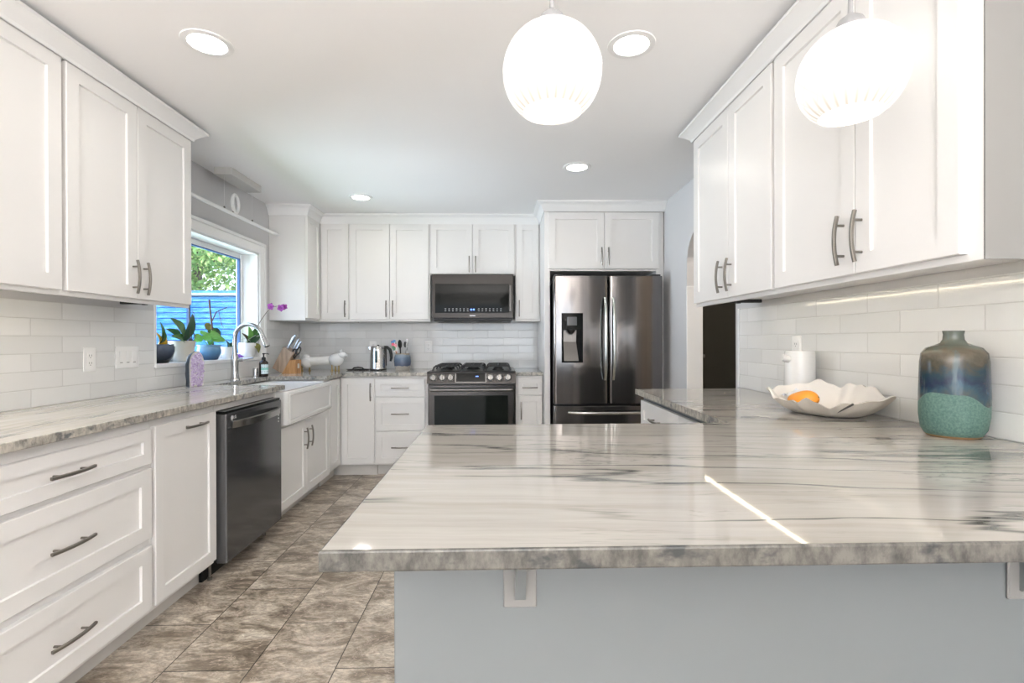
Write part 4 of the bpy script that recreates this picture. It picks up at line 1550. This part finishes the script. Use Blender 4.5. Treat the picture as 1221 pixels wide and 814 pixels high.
for sgn, tilt_ in ((-1, -.05), (1, .10)):
    b = B()
    cx, cz = .022 + .021 * sgn, .062 + .008 * sgn
    b.tube([(cx + .0165 * math.cos(2 * PI * i / 20) + .010 * math.sin(2 * PI * i / 20), 0, cz + .030 * math.sin(2 * PI * i / 20)) for i in range(20)], .0062, 8, up=(0, 1, 0), closed=True)
    b.tube([(cx - .008, 0, cz - .026), (.006 - .004 * sgn, 0, .001)], .006, 8, up=(0, 1, 0))
    b.build('finger_loop', 'black', t)

# ------------------------------------------------------------------ white animal ornament with roll
a = thing('animal_ornament', 'white ceramic animal ornament with gold feet and a white roll, right of the knives', 'ornament', (-1.63, 4.62, CT))
b = B()
b.blob((-.165, .02, .085), (.060, .055, .062), sub=3)
b.blob((-.165, .01, .128), (.034, .03, .030), sub=3)
b.build('hind_body', 'white_cer', a)
b = B()
b.tube([(-.13, .02, .092), (.075, .02, .100)], .040, 26, up=(0, 0, 1))
b.build('roll', 'paper', a)
b = B()
b.blob((.118, 0, .105), (.070, .056, .062), sub=3)
b.blob((.172, -.004, .148), (.040, .036, .034), sub=3)
b.tube([(.195, -.004, .146), (.222, -.006, .150)], .019, 14, scales=[1, .75])
for s_ in (-1, 1):
    b.tube([(.160, s_ * .022, .170), (.160, s_ * .030, .188), (.170, s_ * .032, .198)], .012, 8, up=(0, 1, 0), scales=[1, .8, .15])
b.build('head_body', 'white_cer', a)
for x, y in ((-.19, -.015), (-.145, .05), (.085, -.018), (.145, -.012), (.10, .035)):
    b = B()
    b.lathe([(.011, 0), (.012, .005), (.0065, .014), (.006, .062), (0, .062)], (x, y, 0), 14)
    b.build('foot', 'gold', a)

# ------------------------------------------------------------------ kettle side things
t = thing('spoon_rest', 'flat black tray with a raised loop handle left of the kettle', 'tray', (-1.345, 4.74, CT))
b = B()
b.lathe([(0, .0), (.10, 0), (.115, .010), (.112, .011), (.098, .004), (0, .004)], (0, 0, 0), 36, sx=1.0, sy=.55)
b.build('tray', 'black', t)
b = B()
b.tube([(-.055, 0, .008), (-.04, 0, .024), (0, 0, .029), (.04, 0, .024), (.055, 0, .008)], .006, 10, up=(0, 1, 0))
b.build('loop_handle', 'black', t)

k = thing('electric_kettle', 'brushed steel electric kettle with black handle on the back counter', 'kettle', (-1.155, 4.74, CT))
B().lathe([(.078, 0), (.080, .004), (.080, .014), (0, .014)], (0, 0, 0), 36).build('base', 'black', k)
b = B()
b.lathe([(.079, .014), (.079, .022), (.077, .026), (.071, .20), (.066, .222), (.058, .230), (0, .232)], (0, 0, 0), 40)
b.build('body', 'steel', k)
b = B()
b.sweep([(-.058, 0, .205), (-.085, 0, .222)], [(-.020, -.020), (.020, -.020), (.022, .012), (-.022, .012)], (0, 0, 1), scales=[1, .55])
b.build('spout', 'steel', k)
b = B()
b.tube([(.055, 0, .222), (.085, 0, .218), (.112, 0, .195), (.122, 0, .155), (.124, 0, .115), (.116, 0, .085)], .013, 12, up=(0, 1, 0), scales=[.8, 1.1, 1.2, 1.15, 1.0, .7])
b.box(.058, .079, -.013, .013, .04, .215, .004)
b.build('handle', 'black', k)
MT['gauge'] = plain('gauge_glass', (.05, .11, .12), .1, vary=.3, scale=60)
b = B()
for i in range(7):
    pass
b.box(-.012, .012, -.0785, -.066, .075, .185, .004)
b.build('water_gauge', 'gauge', k)
b = B()
b.lathe([(0, .232), (.010, .232), (.011, .240), (0, .243)], (0, 0, 0), 16)
b.build('lid_knob', 'black', k)

def crock_mat():
    m, nt, bs = new_mat('blue_glazed_crock')
    t = N(nt, 'ShaderNodeTexCoord')
    s_ = N(nt, 'ShaderNodeSeparateXYZ')
    nt.links.new(t.outputs['Object'], s_.inputs[0])
    w = noise(nt, coords(nt), 16, 4)
    z = mathn(nt, 'ADD', s_.outputs['Z'], mathn(nt, 'MULTIPLY', mathn(nt, 'SUBTRACT', w, .5), .035))
    zz_ = mathn(nt, 'DIVIDE', z, .16)
    c = ramp(nt, zz_, [(.0, (.55, .50, .42)), (.25, (.62, .58, .50)), (.28, (.05, .075, .16)), (.50, (.07, .12, .22)), (.72, (.10, .17, .27)), (.90, (.28, .35, .42)), (.97, (.45, .36, .22))])
    ring_ = mathn(nt, 'MULTIPLY', noise(nt, coords(nt, (1, 1, 9)), 9, 3), .7)
    nt.links.new(mixc(nt, ring_, c, (.16, .17, .19)), bs.inputs['Base Color'])
    bs.inputs['Roughness'].default_value = .18
    return m
MT['crock'] = crock_mat()
MT['floral'] = plain('printed_silicone', (.55, .12, .16), .5, vary=.9, scale=90)
def floral_mat():
    m, nt, bs = new_mat('floral_print')
    v = N(nt, 'ShaderNodeTexVoronoi')
    v.inputs['Scale'].default_value = 38
    nt.links.new(coords(nt), v.inputs['Vector'])
    s_ = N(nt, 'ShaderNodeSeparateColor')
    nt.links.new(v.outputs['Color'], s_.inputs[0])
    nt.links.new(ramp(nt, s_.outputs[0], [(0, (.75, .10, .18)), (.35, (.85, .35, .40)), (.5, (.12, .35, .65)), (.7, (.10, .28, .15)), (.85, (.9, .88, .85))]), bs.inputs['Base Color'])
    bs.inputs['Roughness'].default_value = .4
    nt.nodes[v.name].feature = 'F1'
    for n_ in nt.nodes:
        if n_.type == 'VALTORGB':
            n_.color_ramp.interpolation = 'CONSTANT'
    return m
MT['floral'] = floral_mat()
cr_loc = Vector((-.925, 4.74, CT))
c = thing('utensil_crock', 'blue glazed stoneware crock holding cooking utensils beside the kettle', 'crock', cr_loc)
B().lathe([(.060, 0), (.066, .006), (.076, .045), (.080, .085), (.076, .125), (.066, .150), (.067, .158), (.062, .158), (.060, .150), (.070, .12), (.072, .06), (.055, .012), (0, .012)], (0, 0, 0), 40).build('pot', 'crock', c)
def utensil(name, label, cat, base, tip, build):
    b0 = cr_loc + Vector(base)
    d = Vector(tip) - Vector(base)
    t = thing(name, label, cat, b0, 0, 'cooking utensils in the crock')
    build(t, d)
def spat(t, d):
    b = B()
    b.tube([(0, 0, 0), d * .62], .005, 8, up=(0, 1, 0))
    b.build('shaft', 'orange' if False else 'oak', t)
    u = d.normalized()
    b = B()
    b.sweep([d * .55, d * .62, d * .80, d * .97, d], [(-.004, -.022), (.004, -.022), (.004, .022), (-.004, .022)], (1, 0, .3), scales=[.45, .95, 1.05, 1.0, .75])
    b.build('blade', 'floral', t)
def spoon(t, d):
    b = B()
    b.tube([(0, 0, 0), d * .35, d * .72], .0055, 8, up=(0, 1, 0), scales=[.9, .9, 1.2])
    b.build('shaft', 'black', t)
    b = B()
    b.blob((0, 0, 0), (.028, .009, .042), sub=3)
    b.move(Matrix.Translation(d * .86) @ d.to_track_quat('Z', 'Y').to_matrix().to_4x4())
    b.build('bowl', 'black', t)
def slotted(t, d):
    b = B()
    b.tube([(0, 0, 0), d * .4, d * .75 + Vector((.012, 0, 0)), d * .95, d], .0055, 8, up=(0, 1, 0), scales=[.9, .9, 1.3, 2.2, 1.2])
    b.build('shaft', 'black', t)
    b = B()
    b.sweep([d * .78, d * .85, d * .95, d * 1.0], [(-.004, -.020), (.004, -.020), (.004, .020), (-.004, .020)], (1, 0, 0), scales=[.5, 1, 1, .7])
    b.build('blade', 'black', t)
def tongs(t, d):
    for s_ in (-1, 1):
        b = B()
        b.sweep([(.006 * s_, 0, 0), d * .5 + Vector((.009 * s_, 0, 0)), d + Vector((.002 * s_, 0, 0))], [(-.0012, -.007), (.0012, -.007), (.0012, .007), (-.0012, .007)], (0, 1, 0))
        b.build('arm', 'steel', t)
    b = B()
    b.tube([d * .985, d * 1.03], .010, 12, up=(0, 1, 0))
    b.build('hinge', 'steel', t)
utensil('spatula', 'spatula with a pink and blue floral blade leaning left in the crock', 'spatula', (-.02, 0, .02), (-.088, -.01, .285), spat)
utensil('cooking_spoon', 'black cooking spoon with a round bowl in the crock', 'spoon', (-.012, .01, .02), (-.030, .02, .285), spoon)
utensil('serving_ladle', 'black utensil with a bent flat end in the crock', 'utensil', (.010, .02, .02), (.030, .03, .270), slotted)
utensil('steel_tongs', 'steel tongs standing at the right side of the crock', 'tongs', (.040, 0, .02), (.046, -.01, .285), tongs)

# ------------------------------------------------------------------ things on the right counter
cn = thing('canister', 'tall white ceramic canister with a small knob near the right tile', 'canister', (1.318, 2.14, CT))
B().lathe([(.052, 0), (.060, .006), (.0625, .05), (.0600, .225), (.058, .231), (.054, .231), (.052, .222), (.052, .20), (0, .20)], (0, 0, 0), 40).build('body', 'white_cer', cn)
b = B()
b.tube([(-.054, -.01, .196), (-.075, -.012, .200), (-.088, -.013, .201)], .016, 16, up=(0, 0, 1), scales=[1, 1, .75])
b.build('knob', 'white_cer', cn)

def vase_mat():
    m, nt, bs = new_mat('layered_stoneware_glaze')
    t = N(nt, 'ShaderNodeTexCoord')
    s_ = N(nt, 'ShaderNodeSeparateXYZ')
    nt.links.new(t.outputs['Object'], s_.inputs[0])
    ang = mathn(nt, 'ARCTAN2', s_.outputs['Y'], s_.outputs['X'])
    w1 = noise(nt, coords(nt), 9, 3)
    # wandering shore line between raw turquoise base and glossy glaze
    wav = mathn(nt, 'ADD', mathn(nt, 'MULTIPLY', mathn(nt, 'SINE', mathn(nt, 'ADD', mathn(nt, 'MULTIPLY', ang, 2.0), 3.49)), .018), mathn(nt, 'MULTIPLY', mathn(nt, 'SINE', mathn(nt, 'ADD', mathn(nt, 'MULTIPLY', ang, 5.0), 1.0)), .005))
    zl = mathn(nt, 'ADD', mathn(nt, 'ADD', s_.outputs['Z'], mathn(nt, 'MULTIPLY', wav, 1.0)), mathn(nt, 'MULTIPLY', mathn(nt, 'SUBTRACT', w1, .5), .010))
    low = ramp(nt, mathn(nt, 'MULTIPLY', zl, 5), [(.560, 0), (.566, 1)])
    n2 = noise(nt, coords(nt, (1, 1, .6)), 14, 5, .65, .8)
    zz_ = mathn(nt, 'ADD', mathn(nt, 'DIVIDE', s_.outputs['Z'], .305), mathn(nt, 'MULTIPLY', mathn(nt, 'SUBTRACT', n2, .5), .55))
    up_ = ramp(nt, zz_, [(.34, (0.0550, 0.0715, 0.0660)), (.44, (0.0220, 0.0605, 0.0880)), (.52, (0.0066, 0.0165, 0.0468)), (.62, (0.0138, 0.0385, 0.0550)), (.69, (0.0495, 0.0468, 0.0303)), (.80, (0.1100, 0.0908, 0.0660)), (.92, (0.1045, 0.1183, 0.0990))])
    drip = ramp(nt, noise(nt, coords(nt, (1, 1, .18)), 30, 3), [(.62, 0), (.70, .7)])
    up_ = mixc(nt, drip, up_, (0.0990, 0.1320, 0.1320))
    spk = noise(nt, coords(nt), 160, 3, .7)
    lo_ = mixc(nt, ramp(nt, spk, [(.35, 0), (.65, 1)]), (0.0612, 0.1332, 0.1116), (0.1260, 0.2160, 0.1836))
    foot = ramp(nt, mathn(nt, 'MULTIPLY', s_.outputs['Z'], 100), [(.55, 1), (.75, 0)])
    lo_ = mixc(nt, foot, lo_, (.45, .24, .10))
    nt.links.new(mixc(nt, low, lo_, up_), bs.inputs['Base Color'])
    nt.links.new(mathn(nt, 'SUBTRACT', .62, mathn(nt, 'MULTIPLY', low, .50)), bs.inputs['Roughness'])
    bump(nt, bs, mathn(nt, 'ADD', mathn(nt, 'MULTIPLY', spk, .35), mathn(nt, 'SUBTRACT', 1, low)), .35, .0025)
    return m
MT['vase'] = vase_mat()
v = thing('stoneware_vase', 'tall teal and blue glazed stoneware vase at the right tile', 'vase', (1.314, 1.400, CT))
b = B()
b.lathe([(.058, 0), (.066, .004), (.078, .024), (.0835, .06), (.0845, .12), (.0825, .18), (.0815, .215), (.078, .240), (.066, .256), (.045, .264), (.032, .270), (.026, .280), (.0245, .294), (.0265, .305), (.0225, .3055), (.020, .295), (.020, .27), (0, .268)], (0, 0, 0), 48, sx=1.0, sy=.90)
for vt in b.bm.verts:
    a_ = math.atan2(vt.co.y, vt.co.x)
    kx = 1 + .012 * math.sin(3 * a_ + 20 * vt.co.z) + .008 * math.sin(31 * vt.co.z + a_)
    vt.co.x *= kx
    vt.co.y *= kx
b.build('body', 'vase', v, smooth=70)

# ruffled bowl
MT['bowl'] = plain('cream_matte_ceramic', (.60, .55, .48), .45, vary=.08, scale=12)
MT['bowl_in'] = plain('white_glaze', (.70, .67, .635), .25, vary=.03)
bl = Vector((1.222, 1.835, CT))
BRZ = -1.2
bw = thing('ruffled_bowl', 'large cream ceramic bowl with a ruffled split rim holding fruit', 'bowl', bl, BRZ)
b = B()
NA, NR = 96, 14
def rim_len(a):
    base = 1 / math.sqrt((math.cos(a) / .222) ** 2 + (math.sin(a) / .143) ** 2)
    return base * (1 + .035 * math.sin(5 * a + .6) + .02 * math.sin(11 * a))
def rim_h(a):
    return .080 + .026 * math.sin(a) - .006 * math.cos(a) + .009 * math.sin(5 * a + 2.2) + .006 * math.sin(9 * a + .4) + .004 * math.sin(17 * a)
outer, inner = [], []
for i in range(NR + 1):
    s_ = i / NR
    ro, ri = [], []
    for j in range(NA):
        a_ = 2 * PI * j / NA
        L, h = rim_len(a_), rim_h(a_)
        r_ = L * (.36 + .64 * s_ ** .8)
        z = h * s_ ** 1.75
        ro.append(b.bm.verts.new((r_ * math.cos(a_), r_ * math.sin(a_), z)))
        r2 = max(0, r_ - .006 - .001 * (1 - s_))
        ri.append(b.bm.verts.new((r2 * math.cos(a_), r2 * math.sin(a_), z + .006 * (1 - s_) + .0012)))
    outer.append(ro)
    inner.append(ri)
for S, mi in ((outer, 0), (inner, 1)):
    for i in range(NR):
        for j in range(NA):
            jj = (j + 1) % NA
            b.bm.faces.new((S[i][j], S[i][jj], S[i + 1][jj], S[i + 1][j])).material_index = mi
for j in range(NA):
    jj = (j + 1) % NA
    b.bm.faces.new((outer[-1][j], outer[-1][jj], inner[-1][jj], inner[-1][j])).material_index = 1
b.bm.faces.new(outer[0][::-1])
f_ = b.bm.faces.new(inner[0])
f_.material_index = 1
b.build('bowl', ['bowl', 'bowl_in'], bw, smooth=60)
rb = Matrix.Rotation(BRZ, 4, 'Z')
def in_bowl(x, y, z):
    return bl + rb @ Vector((x, y, z))
t = thing('mango', 'orange yellow fruit lying at the front of the ruffled bowl', 'fruit', in_bowl(-.045, -.052, .052), BRZ + .25)
b = B()
b.blob((0, 0, 0), (.056, .036, .034), sub=4)
for vt in b.bm.verts:
    vt.co.z += .006 * math.sin(vt.co.x * 40)
b.build('peel', 'orange', t)
B().lathe([(.004, 0), (.0035, .004), (0, .005)], (.052, 0, .012), 10).build('stem_scar', 'leaf_d', t)
# dark split in the bowl's front wall
def bowl_pt(a_, s_, out=.0015):
    r_ = rim_len(a_) * (.36 + .64 * s_ ** .8) + out
    return Vector((r_ * math.cos(a_), r_ * math.sin(a_), rim_h(a_) * s_ ** 1.75))
B().tube([bowl_pt(-.50 - .16 * i / 6, 1.0 - .42 * i / 6, .001) for i in range(7)], .0032, 6, scales=[1.2, 1.2, 1, .9, .8, .5, .1]).build('split', 'slot', bw)
t = thing('paper_wrapper', 'crumpled white and grey paper wrapper at the left of the bowl', 'wrapper', in_bowl(-.115, .012, .048))
b = B()
rnd = random.Random(9)
nx = 9
V = [[b.bm.verts.new((-.045 + .09 * i / nx, -.04 + .08 * j / nx, .012 * rnd.random() + .022 * math.sin(PI * i / nx) + .008 * math.sin(6 * i / nx + 3 * j / nx))) for j in range(nx + 1)] for i in range(nx + 1)]
W = [[b.bm.verts.new(q.co + Vector((0, 0, -.0015))) for q in r_] for r_ in V]
for i in range(nx):
    for j in range(nx):
        b.bm.faces.new((V[i][j], V[i + 1][j], V[i + 1][j + 1], V[i][j + 1]))
        b.bm.faces.new((W[i][j + 1], W[i + 1][j + 1], W[i + 1][j], W[i][j]))
MT['wrap'] = plain('printed_wrapper', (.66, .68, .74), .4, vary=.25, scale=60)
b.build('sheet', 'wrap', t, smooth=0, recalc=False)

# ------------------------------------------------------------------ plants on the window sill
def pot_prof(rt, rb_, h, lip=.004):
    return [(rb_ * .9, 0), (rb_, .003), ((rb_ + rt) / 2, h * .5), (rt, h - .006), (rt + lip, h - .003), (rt + lip, h), (rt - .004, h), (rt - .006, h - .012), (rt - .010, h - .018), (0, h - .018)]
def glaze(name, low, mid, hi, zh):
    m, nt, bs = new_mat(name)
    t = N(nt, 'ShaderNodeTexCoord')
    s_ = N(nt, 'ShaderNodeSeparateXYZ')
    nt.links.new(t.outputs['Object'], s_.inputs[0])
    w = noise(nt, coords(nt), 22, 4)
    z = mathn(nt, 'ADD', mathn(nt, 'DIVIDE', s_.outputs['Z'], zh), mathn(nt, 'MULTIPLY', mathn(nt, 'SUBTRACT', w, .5), .3))
    nt.links.new(ramp(nt, z, [(.15, low), (.55, mid), (.9, hi)]), bs.inputs['Base Color'])
    bs.inputs['Roughness'].default_value = .15
    return m
MT['pot_dark'] = glaze('dark_pot_glaze', (.012, .014, .018), (.05, .065, .10), (.09, .12, .17), .125)
MT['pot_ivory'] = plain('ivory_pot', (.62, .58, .50), .35, vary=.06)
MT['pot_blue'] = glaze('blue_pot_glaze', (.05, .11, .20), (.08, .22, .40), (.20, .38, .55), .105)
MT['pot_white'] = plain('white_pot', (.80, .79, .77), .3, vary=.02)
def pot(label, loc, rt, rb_, h, mt, soil='bark', prof=None):
    t = thing('potted_plant', label, 'potted plant', loc, 0)
    B().lathe(prof or pot_prof(rt, rb_, h), (0, 0, 0), 32).build('pot', mt, t)
    return t
def soil(t, r_, z, n=60, seed=1, mt='bark'):
    rnd = random.Random(seed)
    b = B()
    b.lathe([(0, z + .004), (r_ * .6, z + .003), (r_, z - .006)], (0, 0, 0), 20, cap=False)
    for i in range(n):
        a_ = rnd.random() * 2 * PI
        q = r_ * math.sqrt(rnd.random())
        b.blob((q * math.cos(a_), q * math.sin(a_), z + .002 + .006 * rnd.random()), (.006 + .006 * rnd.random(), .005, .005), sub=1, jit=.4, seed=i)
    o_ = b.build('soil', mt, t, smooth=0)
    return o_
XS = -2.075
SZ = WZ0
# dark bowl with yellowing leaves
p = pot('dark glazed bowl with a yellowing leafy plant at the left end of the sill', (XS + .004, 3.065, SZ), 0, 0, 0, 'pot_dark',
        prof=[(.045, 0), (.050, .004), (.070, .035), (.080, .07), (.080, .095), (.074, .110), (.076, .115), (.070, .115), (.068, .105), (.060, .095), (0, .095)])
soil(p, .064, .100, 50, 2)
for base, tip, w, mt in (((.0, -.02, .10), (.02, -.02, .25), .030, 'leaf'), ((.0, -.03, .10), (.03, -.07, .185), .020, 'leaf_y'), ((-.01, -.01, .10), (.025, .01, .20), .026, 'leaf'), ((.01, -.02, .11), (.03, .02, .155), .018, 'leaf_y'), ((.0, .0, .1), (-.02, .03, .19), .02, 'leaf_d')):
    B().leaf(base, tip, w, .02, (1, .3, 0), m=0).build('leaf', mt, p)
B().tube([(0, -.03, .10), (.0, -.045, .22), (.005, -.05, .33)], .003, 7, up=(1, 0, 0)).build('stake', 'stem', p)
# ivory pot with a broad leaved orchid
p = pot('ivory pot with a broad leaved orchid without flowers on the sill', (XS + .005, 3.285, SZ), .074, .056, .135, 'pot_ivory')
soil(p, .062, .122, 40, 3)
for base, tip, w, mt, bd in (((0, -.01, .13), (.03, -.16, .275), .042, 'leaf', .03), ((0, 0, .13), (.02, .075, .315), .034, 'leaf_d', .02), ((.0, -.01, .125), (.05, -.185, .165), .026, 'leaf', .03), ((0, -.01, .13), (-.01, -.14, .21), .028, 'leaf_d', .02), ((0, 0, .13), (.02, -.02, .215), .018, 'leaf_d', .01)):
    B().leaf(base, tip, w, bd, (1, 0, .35), m=0).build('leaf', mt, p)
b = B()
rnd = random.Random(4)
for i in range(16):
    a_ = rnd.random() * 6.28
    q = Vector((.03 * math.cos(a_), .05 + .03 * math.sin(a_), .125))
    b.tube([q, q + Vector((rnd.gauss(0, .015), rnd.gauss(0.01, .02), .04)), q + Vector((rnd.gauss(0, .02), rnd.gauss(.015, .03), .09))], .0022, 5, up=(1, 0, 0))
b.build('aerial_roots', 'stem', p)
b = B()
b.tube([(.01, .045, .12), (.01, .055, .25), (.01, .052, .42)], .0028, 6, up=(1, 0, 0))
b.tube([(.01, .053, .22), (.02, .085, .27), (.02, .095, .315), (.015, .075, .335)], .0018, 6, up=(1, 0, 0))
b.build('flower_stalk', 'stem', p)
# blue pot with round bright leaves
p = pot('blue glazed pot with bright green rounded leaves on the sill', (XS + .008, 3.575, SZ), 0, 0, 0, 'pot_blue',
        prof=[(.050, 0), (.056, .004), (.072, .04), (.076, .07), (.070, .092), (.076, .100), (.078, .106), (.072, .106), (.064, .094), (0, .092)])
soil(p, .062, .096, 30, 4)
rnd = random.Random(21)
def disc_leaf(b, c, n_, r_, mt=0):
    n_ = Vector(n_).normalized()
    u = n_.orthogonal().normalized()
    w = n_.cross(u)
    c = Vector(c)
    ctr = b.bm.verts.new(c - n_ * r_ * .18)
    ctr2 = b.bm.verts.new(c - n_ * (r_ * .18 + .0015))
    k_ = 14
    rim = [b.bm.verts.new(c + (u * math.cos(2 * PI * i / k_) + w * math.sin(2 * PI * i / k_)) * r_ * (1 + .08 * math.sin(3 * i)) + n_ * r_ * .10 * math.sin(2 * PI * i / k_ * 3)) for i in range(k_)]
    for i in range(k_):
        b.bm.faces.new((ctr, rim[i], rim[(i + 1) % k_]))
        b.bm.faces.new((ctr2, rim[(i + 1) % k_], rim[i]))
for i in range(22):
    a_ = rnd.random() * 2 * PI
    q = .02 + .065 * math.sqrt(rnd.random())
    c_ = Vector((q * math.cos(a_) * .8, q * math.sin(a_) * 1.2, .125 + .085 * (1 - q / .09) + .02 * rnd.random()))
    b = B()
    disc_leaf(b, c_, (.7 + rnd.gauss(0, .3), -.4 + rnd.gauss(0, .35), .7), .020 + .011 * rnd.random())
    b.tube([(0, 0, .10), c_ * .5 + Vector((0, 0, .055)), c_ - Vector((0, 0, .006))], .0016, 5, up=(1, 0, 0))
    b.build('leaf', 'leaf_l', p, recalc=False)
for c_, r_, mt in (((.0, -.012, .238), .026, 'leaf_o'), ((-.01, .10, .185), .045, 'leaf_d'), ((-.02, .075, .20), .034, 'leaf')):
    b = B()
    disc_leaf(b, c_, (1, -.5, .15), r_)
    b.tube([(0, 0, .10), (c_[0] - .005, c_[1], c_[2] - .006)], .0016, 5, up=(1, 0, 0))
    b.build('leaf', mt, p, recalc=False)
b = B()
b.tube([(-.01, .065, .09), (-.01, .055, .24), (-.012, .035, .36), (-.012, .025, .43)], .0046, 7, up=(1, 0, 0), scales=[1.5, 1.4, 1.3, 1.4])
b.tube([(-.01, .058, .28), (-.005, .10, .345), (0, .15, .365), (.005, .22, .385)], .0042, 6, up=(1, 0, 0), scales=[1, 1, .8, .9])
b.tube([(-.002, .125, .36), (0, .14, .30), (0, .165, .25), (0, .185, .235)], .0022, 6, up=(1, 0, 0))
b.build('bare_branch', 'stem', p)
# small white pot
p = pot('small white pot with a few dark trailing leaves on the sill', (XS + .015, 3.80, SZ), .042, .032, .088, 'pot_white')
soil(p, .034, .074, 16, 5)
for base, tip, w in (((0, 0, .08), (.03, -.04, .10), .016), ((0, 0, .08), (.02, .05, .12), .018), ((0, 0, .08), (.03, .03, .085), .014), ((0, 0, .08), (-.01, -.01, .14), .016), ((0, 0, .08), (.02, .065, .075), .012)):
    B().leaf(base, tip, w, .012, (1, 0, .6), m=0).build('leaf', 'leaf_d', p)
# purple crystal cluster
t = thing('crystal_cluster', 'small purple crystal cluster on the sill behind the faucet', 'crystal', (XS + .03, 3.925, SZ))
b = B()
rnd = random.Random(12)
for i in range(26):
    d = Vector((rnd.gauss(0, 1), rnd.gauss(0, 1), abs(rnd.gauss(.6, .6)))).normalized()
    L = .020 + .022 * rnd.random()
    b.tube([(0, 0, .006), d * L * .7 + Vector((0, 0, .006)), d * L + Vector((0, 0, .006))], .007, 6, up=(0, 1, .2), scales=[1, 1, .1])
for vt in b.bm.verts:
    vt.co.z = max(0.0, vt.co.z)
MT['purple'] = plain('purple_quartz', (.30, .10, .52), .2, vary=.5, scale=50)
b.build('crystals', 'purple', t, smooth=0)
# white orchid pot with magenta flowers
p = pot('round white pot with a magenta flowering orchid at the right end of the sill', (XS + .02, 4.085, SZ), 0, 0, 0, 'pot_white',
        prof=[(.040, 0), (.046, .004), (.062, .04), (.066, .075), (.064, .105), (.060, .118), (.056, .118), (.054, .105), (0, .10)])
soil(p, .052, .106, 36, 6)
for base, tip, w, mt, bd in (((0, 0, .11), (.03, -.035, .25), .030, 'leaf_l', .02), ((0, 0, .11), (.05, .045, .245), .034, 'leaf', .02), ((0, .0, .11), (.06, .09, .20), .026, 'leaf_d', .03), ((0, 0, .11), (.01, -.10, .195), .018, 'stem', .02), ((.02, .02, .11), (.075, .035, .035), .030, 'leaf_o', .03), ((0, 0, .11), (.075, .02, .15), .022, 'leaf_d', .02)):
    B().leaf(base, tip, w, bd, (1, -.3, .3), m=0).build('leaf', mt, p)
b = B()
rnd = random.Random(8)
for i in range(14):
    q = Vector((rnd.gauss(.01, .02), rnd.gauss(0, .03), .11))
    b.tube([q, q + Vector((rnd.gauss(.01, .02), rnd.gauss(0, .03), .035)), q + Vector((rnd.gauss(.02, .03), rnd.gauss(0, .04), .07))], .0024, 5, up=(1, 0, 0))
b.build('aerial_roots', 'agate', p)
st = [(.01, .01, .11), (.05, .03, .22), (.10, .02, .30), (.16, .0, .372), (.215, -.02, .41), (.262, -.03, .415), (.30, -.03, .405)]
b = B()
b.tube(st, .0024, 7, up=(0, 1, 0))
b.build('flower_stalk', 'stem', p)
def orchid_flower(c_, s_, seed):
    rnd = random.Random(seed)
    b = B()
    c_ = Vector(c_)
    for k_ in range(5):
        a_ = 2 * PI * k_ / 5 + .3 + seed
        d = Vector((math.cos(a_), -.15, math.sin(a_)))
        b.leaf(c_, c_ + d * s_, s_ * (.52 if k_ % 2 else .40), .004, (0, -1, 0), fold=.08, n=6)
    b.blob(c_ + Vector((0, -.006, -.003)), (.006, .008, .006), sub=1)
    b.build('flower', 'petal', p)
orchid_flower((.205, -.028, .412), .030, 1)
orchid_flower((.292, -.04, .400), .032, 2)
orchid_flower((.318, -.035, .408), .026, 3)
